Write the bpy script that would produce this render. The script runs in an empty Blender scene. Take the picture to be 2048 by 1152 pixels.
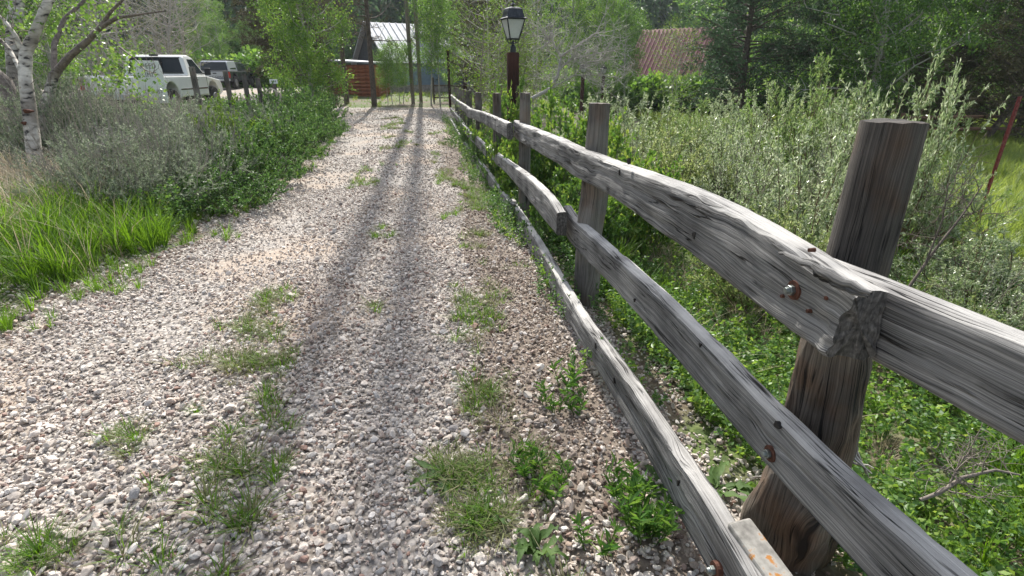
import bpy, math, random
import numpy as np
from mathutils import Vector, Matrix

# ------------------------------------------------------------ camera, sky, sun, exposure
SC = bpy.context.scene
COL = SC.collection
F = 1050.0
PITCH = math.atan(431 / F)
CP, SP, CH = math.cos(PITCH), math.sin(PITCH), 1.5
cam = bpy.data.cameras.new('camera')
cam.lens = F / 2048 * 36
cam.sensor_width = 36
cam.clip_start = 0.05
cam.clip_end = 3000
cam_o = bpy.data.objects.new('camera', cam)
COL.objects.link(cam_o)
cam_o.location = (0, 0, CH)
cam_o.rotation_euler = (math.radians(90) - PITCH, 0, 0)
SC.camera = cam_o

SUN_EL, SUN_AZ = math.radians(44), math.radians(-8.6)      # azimuth from +Y towards +X
W = bpy.data.worlds.new('World'); SC.world = W; W.use_nodes = True
nt = W.node_tree
sky = nt.nodes.new('ShaderNodeTexSky'); sky.sky_type = 'NISHITA'; sky.sun_disc = False
sky.sun_elevation = SUN_EL; sky.sun_rotation = SUN_AZ; sky.air_density = 1.0; sky.dust_density = 2.0
hsv = nt.nodes.new('ShaderNodeHueSaturation'); hsv.inputs['Saturation'].default_value = .52      # less blue sky keeps the shade neutral
nt.links.new(sky.outputs[0], hsv.inputs['Color']); nt.links.new(hsv.outputs[0], nt.nodes['Background'].inputs[0])
nt.nodes['Background'].inputs[1].default_value = 0.15
sl = bpy.data.lights.new('sun', 'SUN'); sl.energy = 4.7; sl.angle = math.radians(0.53); sl.color = (1.0, 0.96, 0.89)
so = bpy.data.objects.new('sun', sl); COL.objects.link(so)
sd = Vector((math.sin(SUN_AZ) * math.cos(SUN_EL), math.cos(SUN_AZ) * math.cos(SUN_EL), math.sin(SUN_EL)))
so.rotation_euler = sd.to_track_quat('Z', 'Y').to_euler()
so.location = sd * 60
SC.view_settings.view_transform = 'Standard'; SC.view_settings.look = 'None'
SC.view_settings.gamma = 1; SC.view_settings.use_curve_mapping = False
SC.view_settings.exposure = 0.8
SC.render.engine = 'CYCLES'
SC.cycles.use_denoising = True
SC.cycles.max_bounces = 8
SC.cycles.transparent_max_bounces = 8

rng = np.random.default_rng(7)
random.seed(7)

# ------------------------------------------------------------ small maths
def ss(t):
    t = np.clip(t, 0, 1); return t * t * (3 - 2 * t)

def vnoise(x, y, seed=0):
    x = np.asarray(x, float); y = np.asarray(y, float)
    xi = np.floor(x).astype(np.int64); yi = np.floor(y).astype(np.int64)
    xf = x - xi; yf = y - yi
    def h(a, b):
        n = (a * 374761393 + b * 668265263 + seed * 974711) & 0x7fffffff
        n = ((n ^ (n >> 13)) * 1274126177) & 0x7fffffff
        return ((n ^ (n >> 16)) & 0xffff) / 32768.0 - 1
    u = xf * xf * (3 - 2 * xf); v = yf * yf * (3 - 2 * yf)
    return (h(xi, yi) * (1 - u) + h(xi + 1, yi) * u) * (1 - v) + (h(xi, yi + 1) * (1 - u) + h(xi + 1, yi + 1) * u) * v

def fbm(x, y, seed=0, o=3):
    r = 0; a = 1
    for k in range(o):
        r = r + a * vnoise(x * 2 ** k, y * 2 ** k, seed + k * 17); a *= .5
    return r

FY = [-8, -3, 1.38, 3.6, 6.2, 8.8, 11.5, 14.5, 17, 19.5, 24, 60]
FX = [3.0, 1.75, .97, .55, .14, -.26, -.73, -1.2, -1.6, -2.0, -2.4, -2.4]
LY = [-8, -1, 3.1, 4.7, 5.6, 8.35, 12, 17, 19.8, 21, 60]
LX = [-3.5, -3.5, -3.35, -3.15, -3.28, -3.7, -4.4, -5.7, -6.6, -8.2, -8.2]
def fx(y): return np.interp(y, FY, FX)
def lx(y): return np.interp(y, LY, LX)

def H(x, y):
    x = np.asarray(x, float); y = np.asarray(y, float)
    f = fx(y); l = lx(y)
    z = .3 * ss((y - 16) / 20) * ss((6 - x + y * .1) / 10)
    z = z - .10 * ss((x - f + .75) / .75) * ss((24 - y) / 4)
    z = z - .16 * ss((y - 4) / 5) * ss((27 - y) / 8) * ss((x - f + 1.7) / 1.6)      # the drive edge dips along the far fence
    z = z - .34 * ss((x - f - .05) / 1.0)
    z = z - .25 * ss((x - f - 2) / 9)
    z = z - .9 * ss((x - 8) / 14) * ss((y - 22) / 20)
    z = z + .12 * ss((l - x) / 1.1) + .25 * ss((l - x - 1) / 4) * ss((24 - y) / 6)
    z = z + .018 * fbm(x * .8, y * .8, 3) + .05 * ss(np.maximum(x - f - .3, l - x - .3)) * fbm(x * 1.3, y * 1.3, 5)
    c = (f + l) / 2                                        # two shallow wheel tracks
    z = z - .03 * (np.exp(-((x - c + .85) / .28) ** 2) + np.exp(-((x - c - .75) / .28) ** 2)) * (y < 21)
    return z

def Hs(x, y): return float(H(x, y))

def in_drive(x, y):
    n = .12 * fbm(x * 2.2, y * 2.2, 11)
    a = (x > lx(y) + n + .02) & (x < fx(y) - .02 + n * .8 - .12 * ss((y - 4) / 4)) & (y < 21.3)
    b = (y > 19.3 + n) & (y < 24.0 + 2 * n) & (x < -2.2) & (x > -18)
    c = (y > 25.5 + 3 * n + .35 * (-x - 16)) & (y < 42) & (x < -11 + 4 * n) & (x > -34)
    return a | b | c

def tdepth(y, z=0.3): return y * CP + (CH - z) * SP
def ux(u, y, z=0.3): return (u - 1024) / F * tdepth(y, z)
def pt(u, v, t):
    a = (u - 1024) / F; b = (576 - v) / F
    return Vector((a * t, (b * SP + CP) * t, CH + t * (b * CP - SP)))

# ------------------------------------------------------------ object helpers
def tag(o, label=None, cat=None, group=None, kind=None):
    if label: o['label'] = label
    if cat: o['category'] = cat
    if group: o['group'] = group
    if kind: o['kind'] = kind
    return o

def thing(name, label, cat, loc=(0, 0, 0), rz=0.0, group=None):
    o = bpy.data.objects.new(name, None); COL.objects.link(o)
    o.empty_display_size = .1
    o.location = loc; o.rotation_euler = (0, 0, rz)
    return tag(o, label, cat, group)

def mesh_np(name, V, Fc, mat=None, smooth=False, uv=None):
    """V n x 3, Fc: m x k index array or list of such arrays."""
    if not isinstance(Fc, list): Fc = [Fc]
    Fc = [np.asarray(f, np.int32) for f in Fc if len(f)]
    me = bpy.data.meshes.new(name)
    V = np.asarray(V, np.float32)
    me.vertices.add(len(V)); me.vertices.foreach_set('co', V.ravel())
    nl = sum(f.size for f in Fc); nf = sum(len(f) for f in Fc)
    me.loops.add(nl); me.polygons.add(nf)
    me.loops.foreach_set('vertex_index', np.concatenate([f.ravel() for f in Fc]))
    tot = np.concatenate([np.full(len(f), f.shape[1], np.int32) for f in Fc])
    st = np.concatenate([[0], np.cumsum(tot)[:-1]]).astype(np.int32)
    me.polygons.foreach_set('loop_start', st)
    try: me.polygons.foreach_set('loop_total', tot)
    except Exception: pass
    if smooth: me.polygons.foreach_set('use_smooth', np.ones(nf, bool))
    if uv is not None:
        l = me.uv_layers.new(name='UVMap')
        idx = np.concatenate([f.ravel() for f in Fc])
        l.data.foreach_set('uv', np.asarray(uv, np.float32)[idx].ravel())
    if mat: me.materials.append(mat)
    me.update(calc_edges=True); me.validate()
    return me

def ob(name, me, parent=None, kind=None, loc=None, rot=None):
    o = bpy.data.objects.new(name, me); COL.objects.link(o)
    if parent: o.parent = parent
    if loc is not None: o.location = loc
    if rot is not None: o.rotation_euler = rot
    if kind: o['kind'] = kind
    return o

class MB:
    """collects shapes into one mesh"""
    def __init__(s): s.v = []; s.f = []; s.n = 0
    def add(s, V, Fs):
        V = np.asarray(V, float); s.v.append(V)
        for f in Fs: s.f.append([i + s.n for i in f])
        s.n += len(V)
    def box(s, x0, x1, y0, y1, z0, z1, M=None):
        V = np.array([[x, y, z] for z in (z0, z1) for y in (y0, y1) for x in (x0, x1)], float)
        if M is not None: V = np.array([M @ Vector(v) for v in V])
        s.add(V, [(0, 2, 3, 1), (4, 5, 7, 6), (0, 1, 5, 4), (2, 6, 7, 3), (0, 4, 6, 2), (1, 3, 7, 5)])
    def prism(s, poly, a0, a1, axis='x'):
        n = len(poly)
        def m(p, a): return (a, p[0], p[1]) if axis == 'x' else ((p[0], a, p[1]) if axis == 'y' else (p[0], p[1], a))
        V = [m(p, a0) for p in poly] + [m(p, a1) for p in poly]
        Fs = [tuple(range(n))[::-1], tuple(range(n, 2 * n))] + [(i, (i + 1) % n, n + (i + 1) % n, n + i) for i in range(n)]
        s.add(V, Fs)
    def cone(s, c, r0, r1, z0, z1, n=12, M=None, sq=False):
        a = np.arange(n) / n * 2 * np.pi + (np.pi / n if sq else 0)
        V = [(c[0] + r * math.cos(t), c[1] + r * math.sin(t), z) for r, z in ((r0, z0), (r1, z1)) for t in a]
        if M is not None: V = [M @ Vector(v) for v in V]
        s.add(V, [tuple(range(n))[::-1], tuple(range(n, 2 * n))] + [(i, (i + 1) % n, n + (i + 1) % n, n + i) for i in range(n)])
    def quad(s, a, b, c, d): s.add([a, b, c, d], [(0, 1, 2, 3)])
    def mesh(s, name, mat, smooth=False):
        me = bpy.data.meshes.new(name)
        me.from_pydata([tuple(v) for v in np.concatenate(s.v)], [], s.f)
        if mat: me.materials.append(mat)
        if smooth:
            for p in me.polygons: p.use_smooth = True
        me.update(); return me
    def build(s, name, mat, parent=None, bevel=0, kind=None, smooth=False):
        o = ob(name, s.mesh(name, mat, smooth), parent, kind)
        if bevel:
            b = o.modifiers.new('b', 'BEVEL'); b.width = bevel; b.segments = 2; b.limit_method = 'ANGLE'
        return o

def tubes(paths, sides=5):
    """paths: list of (P n x 3, R n). returns V, quads"""
    Vs = []; Fs = []; n0 = 0
    for P, R in paths:
        P = np.asarray(P, float); n = len(P); R = np.broadcast_to(np.asarray(R, float), (n,))
        T = np.gradient(P, axis=0); T /= np.linalg.norm(T, axis=1)[:, None] + 1e-9
        ref = np.array([0.31, .17, .93]) if abs(T[0, 2]) < .8 else np.array([.95, .2, .1])
        A = np.cross(T, ref); A /= np.linalg.norm(A, axis=1)[:, None] + 1e-9
        B = np.cross(T, A)
        k = sides if R.max() > .006 else 3
        th = np.arange(k) / k * 2 * np.pi
        ring = P[:, None] + R[:, None, None] * (A[:, None] * np.cos(th)[None, :, None] + B[:, None] * np.sin(th)[None, :, None])
        Vs.append(ring.reshape(-1, 3))
        i = np.arange(n - 1)[:, None] * k; j = np.arange(k)[None]; j2 = (j + 1) % k
        Fs.append(np.stack([i + j, i + j2, i + k + j2, i + k + j], -1).reshape(-1, 4) + n0)
        n0 += n * k
    return np.concatenate(Vs), np.concatenate(Fs)

def norm(a): return a / (np.linalg.norm(a, axis=-1, keepdims=True) + 1e-9)

def leaves(C, D, L, Wd, r, fold=.25, droop=0.0):
    """folded diamond leaves: C base points, D axis directions, L lengths, Wd widths"""
    n = len(C); D = norm(D)
    N = norm(np.cross(D, norm(r.normal(size=(n, 3)) + 1e-6)))
    up = np.array([0, 0, 1.0])
    Nn = norm(N + up * r.uniform(0, 1.2, (n, 1)))
    S = norm(np.cross(D, Nn)); Nn = np.cross(S, D)
    L = np.broadcast_to(L, (n,))[:, None]; Wd = np.broadcast_to(Wd, (n,))[:, None]
    mid = C + D * L * .45
    V = np.stack([C, mid + S * Wd * .5 + Nn * Wd * fold, C + D * L - up * L * droop, mid - S * Wd * .5 + Nn * Wd * fold], 1).reshape(-1, 3)
    i = np.arange(n)[:, None] * 4
    Fs = np.concatenate([i + [0, 1, 2], i + [0, 2, 3]], 1).reshape(-1, 3)
    return V, Fs

# ------------------------------------------------------------ materials
def mat_new(name):
    m = bpy.data.materials.new(name); m.use_nodes = True
    n = m.node_tree.nodes; p = n['Principled BSDF']
    return m, n, m.node_tree.links, p

def ramp(n, stops):
    r = n.new('ShaderNodeValToRGB'); e = r.color_ramp.elements
    while len(e) < len(stops): e.new(.5)
    for k, (p, c) in enumerate(stops): e[k].position = p; e[k].color = (*c, 1)
    return r

def plain(name, col, rough=.6, metal=0.0, noise=0.0, scale=20, spec=None):
    m, n, l, p = mat_new(name)
    p.inputs['Roughness'].default_value = rough; p.inputs['Metallic'].default_value = metal
    if spec is not None: p.inputs['Specular IOR Level'].default_value = spec
    if noise:
        tc = n.new('ShaderNodeTexCoord'); t = n.new('ShaderNodeTexNoise'); t.inputs['Scale'].default_value = scale
        t.inputs['Detail'].default_value = 6
        l.new(tc.outputs['Object'], t.inputs['Vector'])
        r = ramp(n, [(.3, tuple(c * (1 - noise) for c in col)), (.7, tuple(min(1, c * (1 + noise)) for c in col))])
        l.new(t.outputs['Fac'], r.inputs[0]); l.new(r.outputs[0], p.inputs['Base Color'])
    else: p.inputs['Base Color'].default_value = (*col, 1)
    return m

def leaf_mat(name, cols, rough=.5, trans=.4, spec=.4, sheen=0):
    """cols: list of colours picked at random per leaf"""
    m, n, l, p = mat_new(name)
    g = n.new('ShaderNodeNewGeometry')
    oi = n.new('ShaderNodeObjectInfo')
    r = ramp(n, [(k / (len(cols) - 1), c) for k, c in enumerate(cols)])
    ma = n.new('ShaderNodeMath'); ma.operation = 'MULTIPLY_ADD'; ma.inputs[1].default_value = .25; 
    mb = n.new('ShaderNodeMath'); mb.operation = 'MULTIPLY'; mb.inputs[1].default_value = .75
    l.new(g.outputs['Random Per Island'], mb.inputs[0]); l.new(oi.outputs['Random'], ma.inputs[0]); l.new(mb.outputs[0], ma.inputs[2])
    l.new(ma.outputs[0], r.inputs[0]); l.new(r.outputs[0], p.inputs['Base Color'])
    p.inputs['Roughness'].default_value = rough; p.inputs['Specular IOR Level'].default_value = spec
    tr = n.new('ShaderNodeBsdfTranslucent')
    hs = n.new('ShaderNodeHueSaturation'); hs.inputs['Hue'].default_value = .485; hs.inputs['Saturation'].default_value = 1.1; hs.inputs['Value'].default_value = 1.3
    l.new(r.outputs[0], hs.inputs['Color']); l.new(hs.outputs[0], tr.inputs[0])
    mx = n.new('ShaderNodeMixShader'); mx.inputs[0].default_value = trans
    l.new(p.outputs[0], mx.inputs[1]); l.new(tr.outputs[0], mx.inputs[2])
    l.new(mx.outputs[0], n['Material Output'].inputs[0])
    return m

M = {}
M['aspen_leaf'] = leaf_mat('aspen leaves', [(.055, .13, .03), (.1, .21, .045), (.15, .28, .06), (.24, .36, .075)], .45, .46)
M['birch_leaf'] = leaf_mat('birch leaves', [(.06, .13, .025), (.1, .2, .04), (.15, .27, .06), (.22, .32, .08)], .4, .42)
M['olive_leaf'] = leaf_mat('olive leaves', [(.09, .11, .05), (.15, .17, .07), (.2, .21, .1)], .6)
M['lime_leaf'] = leaf_mat('yellow green leaves', [(.08, .17, .03), (.14, .24, .04), (.22, .3, .07)], .5, .42)
M['juniper'] = leaf_mat('juniper foliage', [(.055, .06, .025), (.085, .088, .038), (.12, .115, .055)], .7, .2)
M['pine'] = leaf_mat('pine needles', [(.035, .08, .038), (.06, .125, .055), (.1, .175, .085)], .55, .32)
M['pine_dry'] = leaf_mat('dry pine needles', [(.06, .06, .03), (.1, .09, .045), (.15, .12, .065)], .6, .25)
M['sage_leaf'] = leaf_mat('sagebrush leaves', [(.08, .13, .07), (.17, .22, .135), (.27, .32, .22), (.4, .44, .34)], .7, .3)
M['snow_leaf'] = leaf_mat('snowberry leaves', [(.045, .1, .03), (.075, .16, .045), (.11, .21, .06), (.2, .3, .07)], .5, .4)
M['willow_leaf'] = leaf_mat('willow leaves', [(.1, .17, .06), (.22, .3, .14), (.38, .45, .27), (.66, .7, .56)], .27, .4, .8)
M['willow_yellow'] = leaf_mat('yellow green willow leaves', [(.08, .14, .04), (.18, .25, .08), (.3, .36, .15), (.48, .52, .3)], .33, .44, .6)
M['willow_dark'] = leaf_mat('shaded willow leaves', [(.08, .15, .04), (.15, .25, .07), (.24, .34, .12), (.38, .45, .24)], .35, .35, .6)  # deeper green variety for one of the willow shapes
M['bright_leaf'] = leaf_mat('bright broad leaves', [(.055, .13, .028), (.1, .21, .04), (.17, .29, .055), (.32, .39, .1)], .3, .4, .6)
M['cover_leaf'] = leaf_mat('ground cover leaves', [(.07, .15, .03), (.12, .23, .045), (.19, .32, .065), (.33, .42, .1)], .4, .45)
M['grass'] = leaf_mat('green grass', [(.07, .15, .02), (.12, .24, .03), (.17, .31, .05)], .45, .45)
M['meadow'] = leaf_mat('meadow grass', [(.15, .23, .05), (.23, .31, .07), (.32, .38, .11)], .5, .45)
M['dry_grass'] = leaf_mat('dry grass', [(.3, .25, .16), (.42, .36, .25), (.52, .47, .36)], .7, .3)
M['dock_leaf'] = leaf_mat('dock leaves', [(.04, .09, .025), (.07, .13, .035), (.11, .18, .05)], .62, .3, .2)
M['tar_leaf'] = leaf_mat('fresh tall weed leaves', [(.04, .11, .025), (.08, .19, .035), (.17, .29, .06)], .38, .45)
M['moss'] = leaf_mat('matted dry weeds', [(.13, .14, .06), (.2, .19, .1), (.16, .2, .06), (.26, .24, .15)], .7, .3)
M['twig'] = plain('grey twigs', (.2, .17, .145), .85, 0, .3, 30)
M['twig_white'] = plain('bleached wood', (.36, .34, .31), .8, 0, .25, 25)
M['twig_red'] = plain('brown willow stems', (.13, .085, .05), .6, 0, .3, 30)
M['bark_dark'] = plain('dark bark', (.1, .08, .065), .9, 0, .4, 14)
M['bark_pale'] = plain('pale aspen bark', (.36, .35, .3), .8, 0, .25, 12)
M['sage_stem'] = plain('sage stems', (.3, .27, .235), .9, 0, .25, 30)

def bark_birch():
    m, n, l, p = mat_new('white birch bark')
    tc = n.new('ShaderNodeTexCoord'); mp = n.new('ShaderNodeMapping'); mp.inputs['Scale'].default_value = (4, 4, 9)
    l.new(tc.outputs['Object'], mp.inputs[0])
    a = n.new('ShaderNodeTexNoise'); a.inputs['Scale'].default_value = 2.2; a.inputs['Detail'].default_value = 5; l.new(mp.outputs[0], a.inputs['Vector'])
    b = n.new('ShaderNodeTexNoise'); b.inputs['Scale'].default_value = 1.6; b.inputs['Detail'].default_value = 3; l.new(tc.outputs['Object'], b.inputs['Vector'])
    r = ramp(n, [(.36, (.04, .036, .033)), (.43, (.4, .37, .32)), (.62, (.68, .64, .57)), (.75, (.36, .29, .22))])
    r2 = ramp(n, [(.42, (.22, .19, .16)), (.56, (1, 1, 1))])
    l.new(a.outputs['Fac'], r.inputs[0]); l.new(b.outputs['Fac'], r2.inputs[0])
    mx = n.new('ShaderNodeMix'); mx.data_type = 'RGBA'; mx.blend_type = 'MULTIPLY'; mx.inputs[0].default_value = .8
    l.new(r.outputs[0], mx.inputs[6]); l.new(r2.outputs[0], mx.inputs[7]); l.new(mx.outputs[2], p.inputs['Base Color'])
    bp = n.new('ShaderNodeBump'); bp.inputs['Strength'].default_value = .5; bp.inputs['Distance'].default_value = .01
    l.new(a.outputs['Fac'], bp.inputs['Height']); l.new(bp.outputs[0], p.inputs['Normal']); p.inputs['Roughness'].default_value = .75
    return m
M['birch'] = bark_birch()

def wood_mat(name, tones, warm=0.0, dark=1.0):
    """weathered grain along U of the UV map (metres)"""
    m, n, l, p = mat_new(name)
    uv = n.new('ShaderNodeUVMap'); oi = n.new('ShaderNodeObjectInfo')
    cb = n.new('ShaderNodeCombineXYZ')
    mu = n.new('ShaderNodeMath'); mu.operation = 'MULTIPLY'; mu.inputs[1].default_value = 37
    l.new(oi.outputs['Random'], mu.inputs[0]); l.new(mu.outputs[0], cb.inputs[0]); l.new(mu.outputs[0], cb.inputs[2])
    add = n.new('ShaderNodeVectorMath'); l.new(uv.outputs[0], add.inputs[0]); l.new(cb.outputs[0], add.inputs[1])
    # waviness of the grain
    wv = n.new('ShaderNodeTexNoise'); wv.inputs['Scale'].default_value = 1; wv.inputs['Detail'].default_value = 2
    mpw = n.new('ShaderNodeMapping'); mpw.inputs['Scale'].default_value = (3.2, 9, 1); l.new(add.outputs[0], mpw.inputs[0]); l.new(mpw.outputs[0], wv.inputs['Vector'])
    # knots bend the grain
    vo = n.new('ShaderNodeTexVoronoi'); vo.inputs['Scale'].default_value = 1; vo.inputs['Randomness'].default_value = 1
    mpv = n.new('ShaderNodeMapping'); mpv.inputs['Scale'].default_value = (2.4, 5.5, 1); l.new(add.outputs[0], mpv.inputs[0]); l.new(mpv.outputs[0], vo.inputs['Vector'])
    kn = n.new('ShaderNodeMapRange'); kn.inputs[1].default_value = 0; kn.inputs[2].default_value = .34; kn.inputs[3].default_value = 1; kn.inputs[4].default_value = 0
    kn.interpolation_type = 'SMOOTHSTEP'; l.new(vo.outputs['Distance'], kn.inputs[0])
    dsp = n.new('ShaderNodeMath'); dsp.operation = 'MULTIPLY_ADD'; dsp.inputs[1].default_value = .03; l.new(wv.outputs['Fac'], dsp.inputs[0])
    k2 = n.new('ShaderNodeMath'); k2.operation = 'MULTIPLY'; k2.inputs[1].default_value = .022; l.new(kn.outputs[0], k2.inputs[0]); l.new(k2.outputs[0], dsp.inputs[2])
    cv = n.new('ShaderNodeCombineXYZ'); l.new(dsp.outputs[0], cv.inputs[1])
    ad2 = n.new('ShaderNodeVectorMath'); l.new(add.outputs[0], ad2.inputs[0]); l.new(cv.outputs[0], ad2.inputs[1])
    def grain(sx, sy, det, rough=.6):
        mp = n.new('ShaderNodeMapping'); mp.inputs['Scale'].default_value = (sx, sy, 1); l.new(ad2.outputs[0], mp.inputs[0])
        t = n.new('ShaderNodeTexNoise'); t.inputs['Scale'].default_value = 1; t.inputs['Detail'].default_value = det; t.inputs['Roughness'].default_value = rough
        l.new(mp.outputs[0], t.inputs['Vector']); return t
    g1 = grain(1.3, 150, 5, .7); g2 = grain(4, 480, 3, .7); g3 = grain(2.2, 26, 3)
    patch = n.new('ShaderNodeTexNoise'); patch.inputs['Scale'].default_value = 3.5; patch.inputs['Detail'].default_value = 6; l.new(add.outputs[0], patch.inputs['Vector'])
    mixf = n.new('ShaderNodeMath'); mixf.operation = 'MULTIPLY_ADD'; mixf.inputs[1].default_value = .55; l.new(g1.outputs['Fac'], mixf.inputs[0])
    m3 = n.new('ShaderNodeMath'); m3.operation = 'MULTIPLY'; m3.inputs[1].default_value = .45; l.new(g2.outputs['Fac'], m3.inputs[0]); l.new(m3.outputs[0], mixf.inputs[2])
    r = ramp(n, tones); l.new(mixf.outputs[0], r.inputs[0])
    pr = ramp(n, [(.32, (.5 * dark, .49 * dark, .49 * dark)), (.5, (.85, .84, .83)), (.68, (1.12, 1.1, 1.07))]); l.new(patch.outputs['Fac'], pr.inputs[0])
    mx = n.new('ShaderNodeMix'); mx.data_type = 'RGBA'; mx.blend_type = 'MULTIPLY'; mx.inputs[0].default_value = 1; l.new(r.outputs[0], mx.inputs[6]); l.new(pr.outputs[0], mx.inputs[7])
    # cracks (checks)
    cr = n.new('ShaderNodeMapRange'); cr.inputs[1].default_value = .3; cr.inputs[2].default_value = .37; cr.inputs[3].default_value = 0; cr.inputs[4].default_value = 1; l.new(g3.outputs['Fac'], cr.inputs[0])
    kc = n.new('ShaderNodeMapRange'); kc.inputs[1].default_value = .04; kc.inputs[2].default_value = .1; kc.inputs[3].default_value = .25; kc.inputs[4].default_value = 1; l.new(vo.outputs['Distance'], kc.inputs[0])
    mm = n.new('ShaderNodeMath'); mm.operation = 'MULTIPLY'; l.new(cr.outputs[0], mm.inputs[0]); l.new(kc.outputs[0], mm.inputs[1])
    m4 = n.new('ShaderNodeMix'); m4.data_type = 'RGBA'; l.new(mm.outputs[0], m4.inputs[0]); m4.inputs[6].default_value = (.03, .027, .025, 1); l.new(mx.outputs[2], m4.inputs[7])
    ln = grain(.9, 34, 2, .5); sb = n.new('ShaderNodeMath'); sb.operation = 'SUBTRACT'; sb.inputs[1].default_value = .5; l.new(ln.outputs['Fac'], sb.inputs[0])
    ab = n.new('ShaderNodeMath'); ab.operation = 'ABSOLUTE'; l.new(sb.outputs[0], ab.inputs[0])
    lm = n.new('ShaderNodeMapRange'); lm.inputs[1].default_value = .004; lm.inputs[2].default_value = .016; l.new(ab.outputs[0], lm.inputs[0])
    cm = n.new('ShaderNodeMapRange'); cm.inputs[1].default_value = .42; cm.inputs[2].default_value = .55; l.new(patch.outputs['Fac'], cm.inputs[0])
    mxx = n.new('ShaderNodeMath'); mxx.operation = 'MAXIMUM'; l.new(lm.outputs[0], mxx.inputs[0]); l.new(cm.outputs[0], mxx.inputs[1])
    m6 = n.new('ShaderNodeMix'); m6.data_type = 'RGBA'; l.new(mxx.outputs[0], m6.inputs[0]); m6.inputs[6].default_value = (.02, .019, .018, 1); l.new(m4.outputs[2], m6.inputs[7])
    mmx = n.new('ShaderNodeMath'); mmx.operation = 'MULTIPLY'; l.new(mm.outputs[0], mmx.inputs[0]); l.new(mxx.outputs[0], mmx.inputs[1]); mm = mmx
    outc = m6.outputs[2]
    if warm:
        wn = n.new('ShaderNodeTexNoise'); wn.inputs['Scale'].default_value = 5; wn.inputs['Detail'].default_value = 4; l.new(add.outputs[0], wn.inputs['Vector'])
        wr = n.new('ShaderNodeMapRange'); wr.inputs[1].default_value = .5; wr.inputs[2].default_value = .66; wr.inputs[4].default_value = warm; l.new(wn.outputs['Fac'], wr.inputs[0])
        m5 = n.new('ShaderNodeMix'); m5.data_type = 'RGBA'; m5.blend_type = 'MULTIPLY'; l.new(wr.outputs[0], m5.inputs[0]); l.new(outc, m5.inputs[6]); m5.inputs[7].default_value = (1.1, .68, .42, 1)
        outc = m5.outputs[2]
    l.new(outc, p.inputs['Base Color'])
    # bump
    hb = n.new('ShaderNodeMath'); hb.operation = 'MULTIPLY_ADD'; hb.inputs[1].default_value = .6; l.new(mixf.outputs[0], hb.inputs[0]); l.new(mm.outputs[0], hb.inputs[2])
    bp = n.new('ShaderNodeBump'); bp.inputs['Strength'].default_value = .9; bp.inputs['Distance'].default_value = .009; l.new(hb.outputs[0], bp.inputs['Height']); l.new(bp.outputs[0], p.inputs['Normal'])
    p.inputs['Roughness'].default_value = .85; p.inputs['Specular IOR Level'].default_value = .25
    return m
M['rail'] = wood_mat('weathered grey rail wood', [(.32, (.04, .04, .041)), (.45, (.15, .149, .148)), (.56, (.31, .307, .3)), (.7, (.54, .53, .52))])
M['rail_top'] = wood_mat('sun bleached upper face of rail wood', [(.3, (.2, .195, .185)), (.42, (.38, .37, .355)), (.55, (.54, .53, .51)), (.72, (.68, .67, .65))])  # paler tones paint direct sunlight onto the rail tops
M['post'] = wood_mat('weathered post wood', [(.3, (.05, .046, .042)), (.45, (.13, .12, .11)), (.6, (.25, .235, .215)), (.78, (.4, .375, .34))], .35)
M['post_dark'] = wood_mat('dark weathered post wood', [(.3, (.035, .032, .03)), (.48, (.085, .078, .072)), (.62, (.16, .145, .13)), (.8, (.3, .27, .24))], .6)
M['brown_post'] = wood_mat('dark stained timber', [(.3, (.022, .01, .009)), (.5, (.055, .024, .019)), (.64, (.09, .045, .036)), (.72, (.3, .25, .22))])
def end_mat():
    m, n, l, p = mat_new('dark weathered end grain'); tc = n.new('ShaderNodeTexCoord'); w = n.new('ShaderNodeTexNoise'); w.inputs['Scale'].default_value = 1; w.inputs['Detail'].default_value = 5; w.inputs['Distortion'].default_value = .6; mp = n.new('ShaderNodeMapping'); mp.inputs['Scale'].default_value = (130, 130, 22); mp.inputs['Rotation'].default_value = (.3, .25, 0)
    l.new(tc.outputs['Object'], mp.inputs[0]); l.new(mp.outputs[0], w.inputs['Vector']); t = n.new('ShaderNodeTexNoise'); t.inputs['Scale'].default_value = 70; t.inputs['Detail'].default_value = 6; l.new(tc.outputs['Object'], t.inputs['Vector'])
    mu = n.new('ShaderNodeMath'); mu.operation = 'MULTIPLY'; l.new(w.outputs['Fac'], mu.inputs[0]); l.new(t.outputs['Fac'], mu.inputs[1]); r = ramp(n, [(.12, (.02, .019, .018)), (.26, (.09, .086, .08)), (.42, (.19, .18, .17))]); l.new(mu.outputs[0], r.inputs[0]); l.new(r.outputs[0], p.inputs['Base Color'])
    bp = n.new('ShaderNodeBump'); bp.inputs['Strength'].default_value = .9; bp.inputs['Distance'].default_value = .006; l.new(mu.outputs[0], bp.inputs['Height']); l.new(bp.outputs[0], p.inputs['Normal']); p.inputs['Roughness'].default_value = .9; return m
M['end_grain'] = end_mat()  # darker tones for the end caps of the rails
M['post_log'] = wood_mat('barked brown log wood', [(.3, (.04, .035, .03)), (.45, (.13, .11, .092)), (.6, (.25, .215, .18)), (.78, (.42, .38, .33))], .55)
M['rust'] = plain('rusty steel', (.1, .04, .025), .8, .3, .5, 60)
M['bolt'] = plain('dull zinc bolt', (.28, .31, .3), .4, .9, .25, 50)
M['black_iron'] = plain('black painted lantern', (.02, .025, .032), .35, .2, .3, 40)

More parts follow.
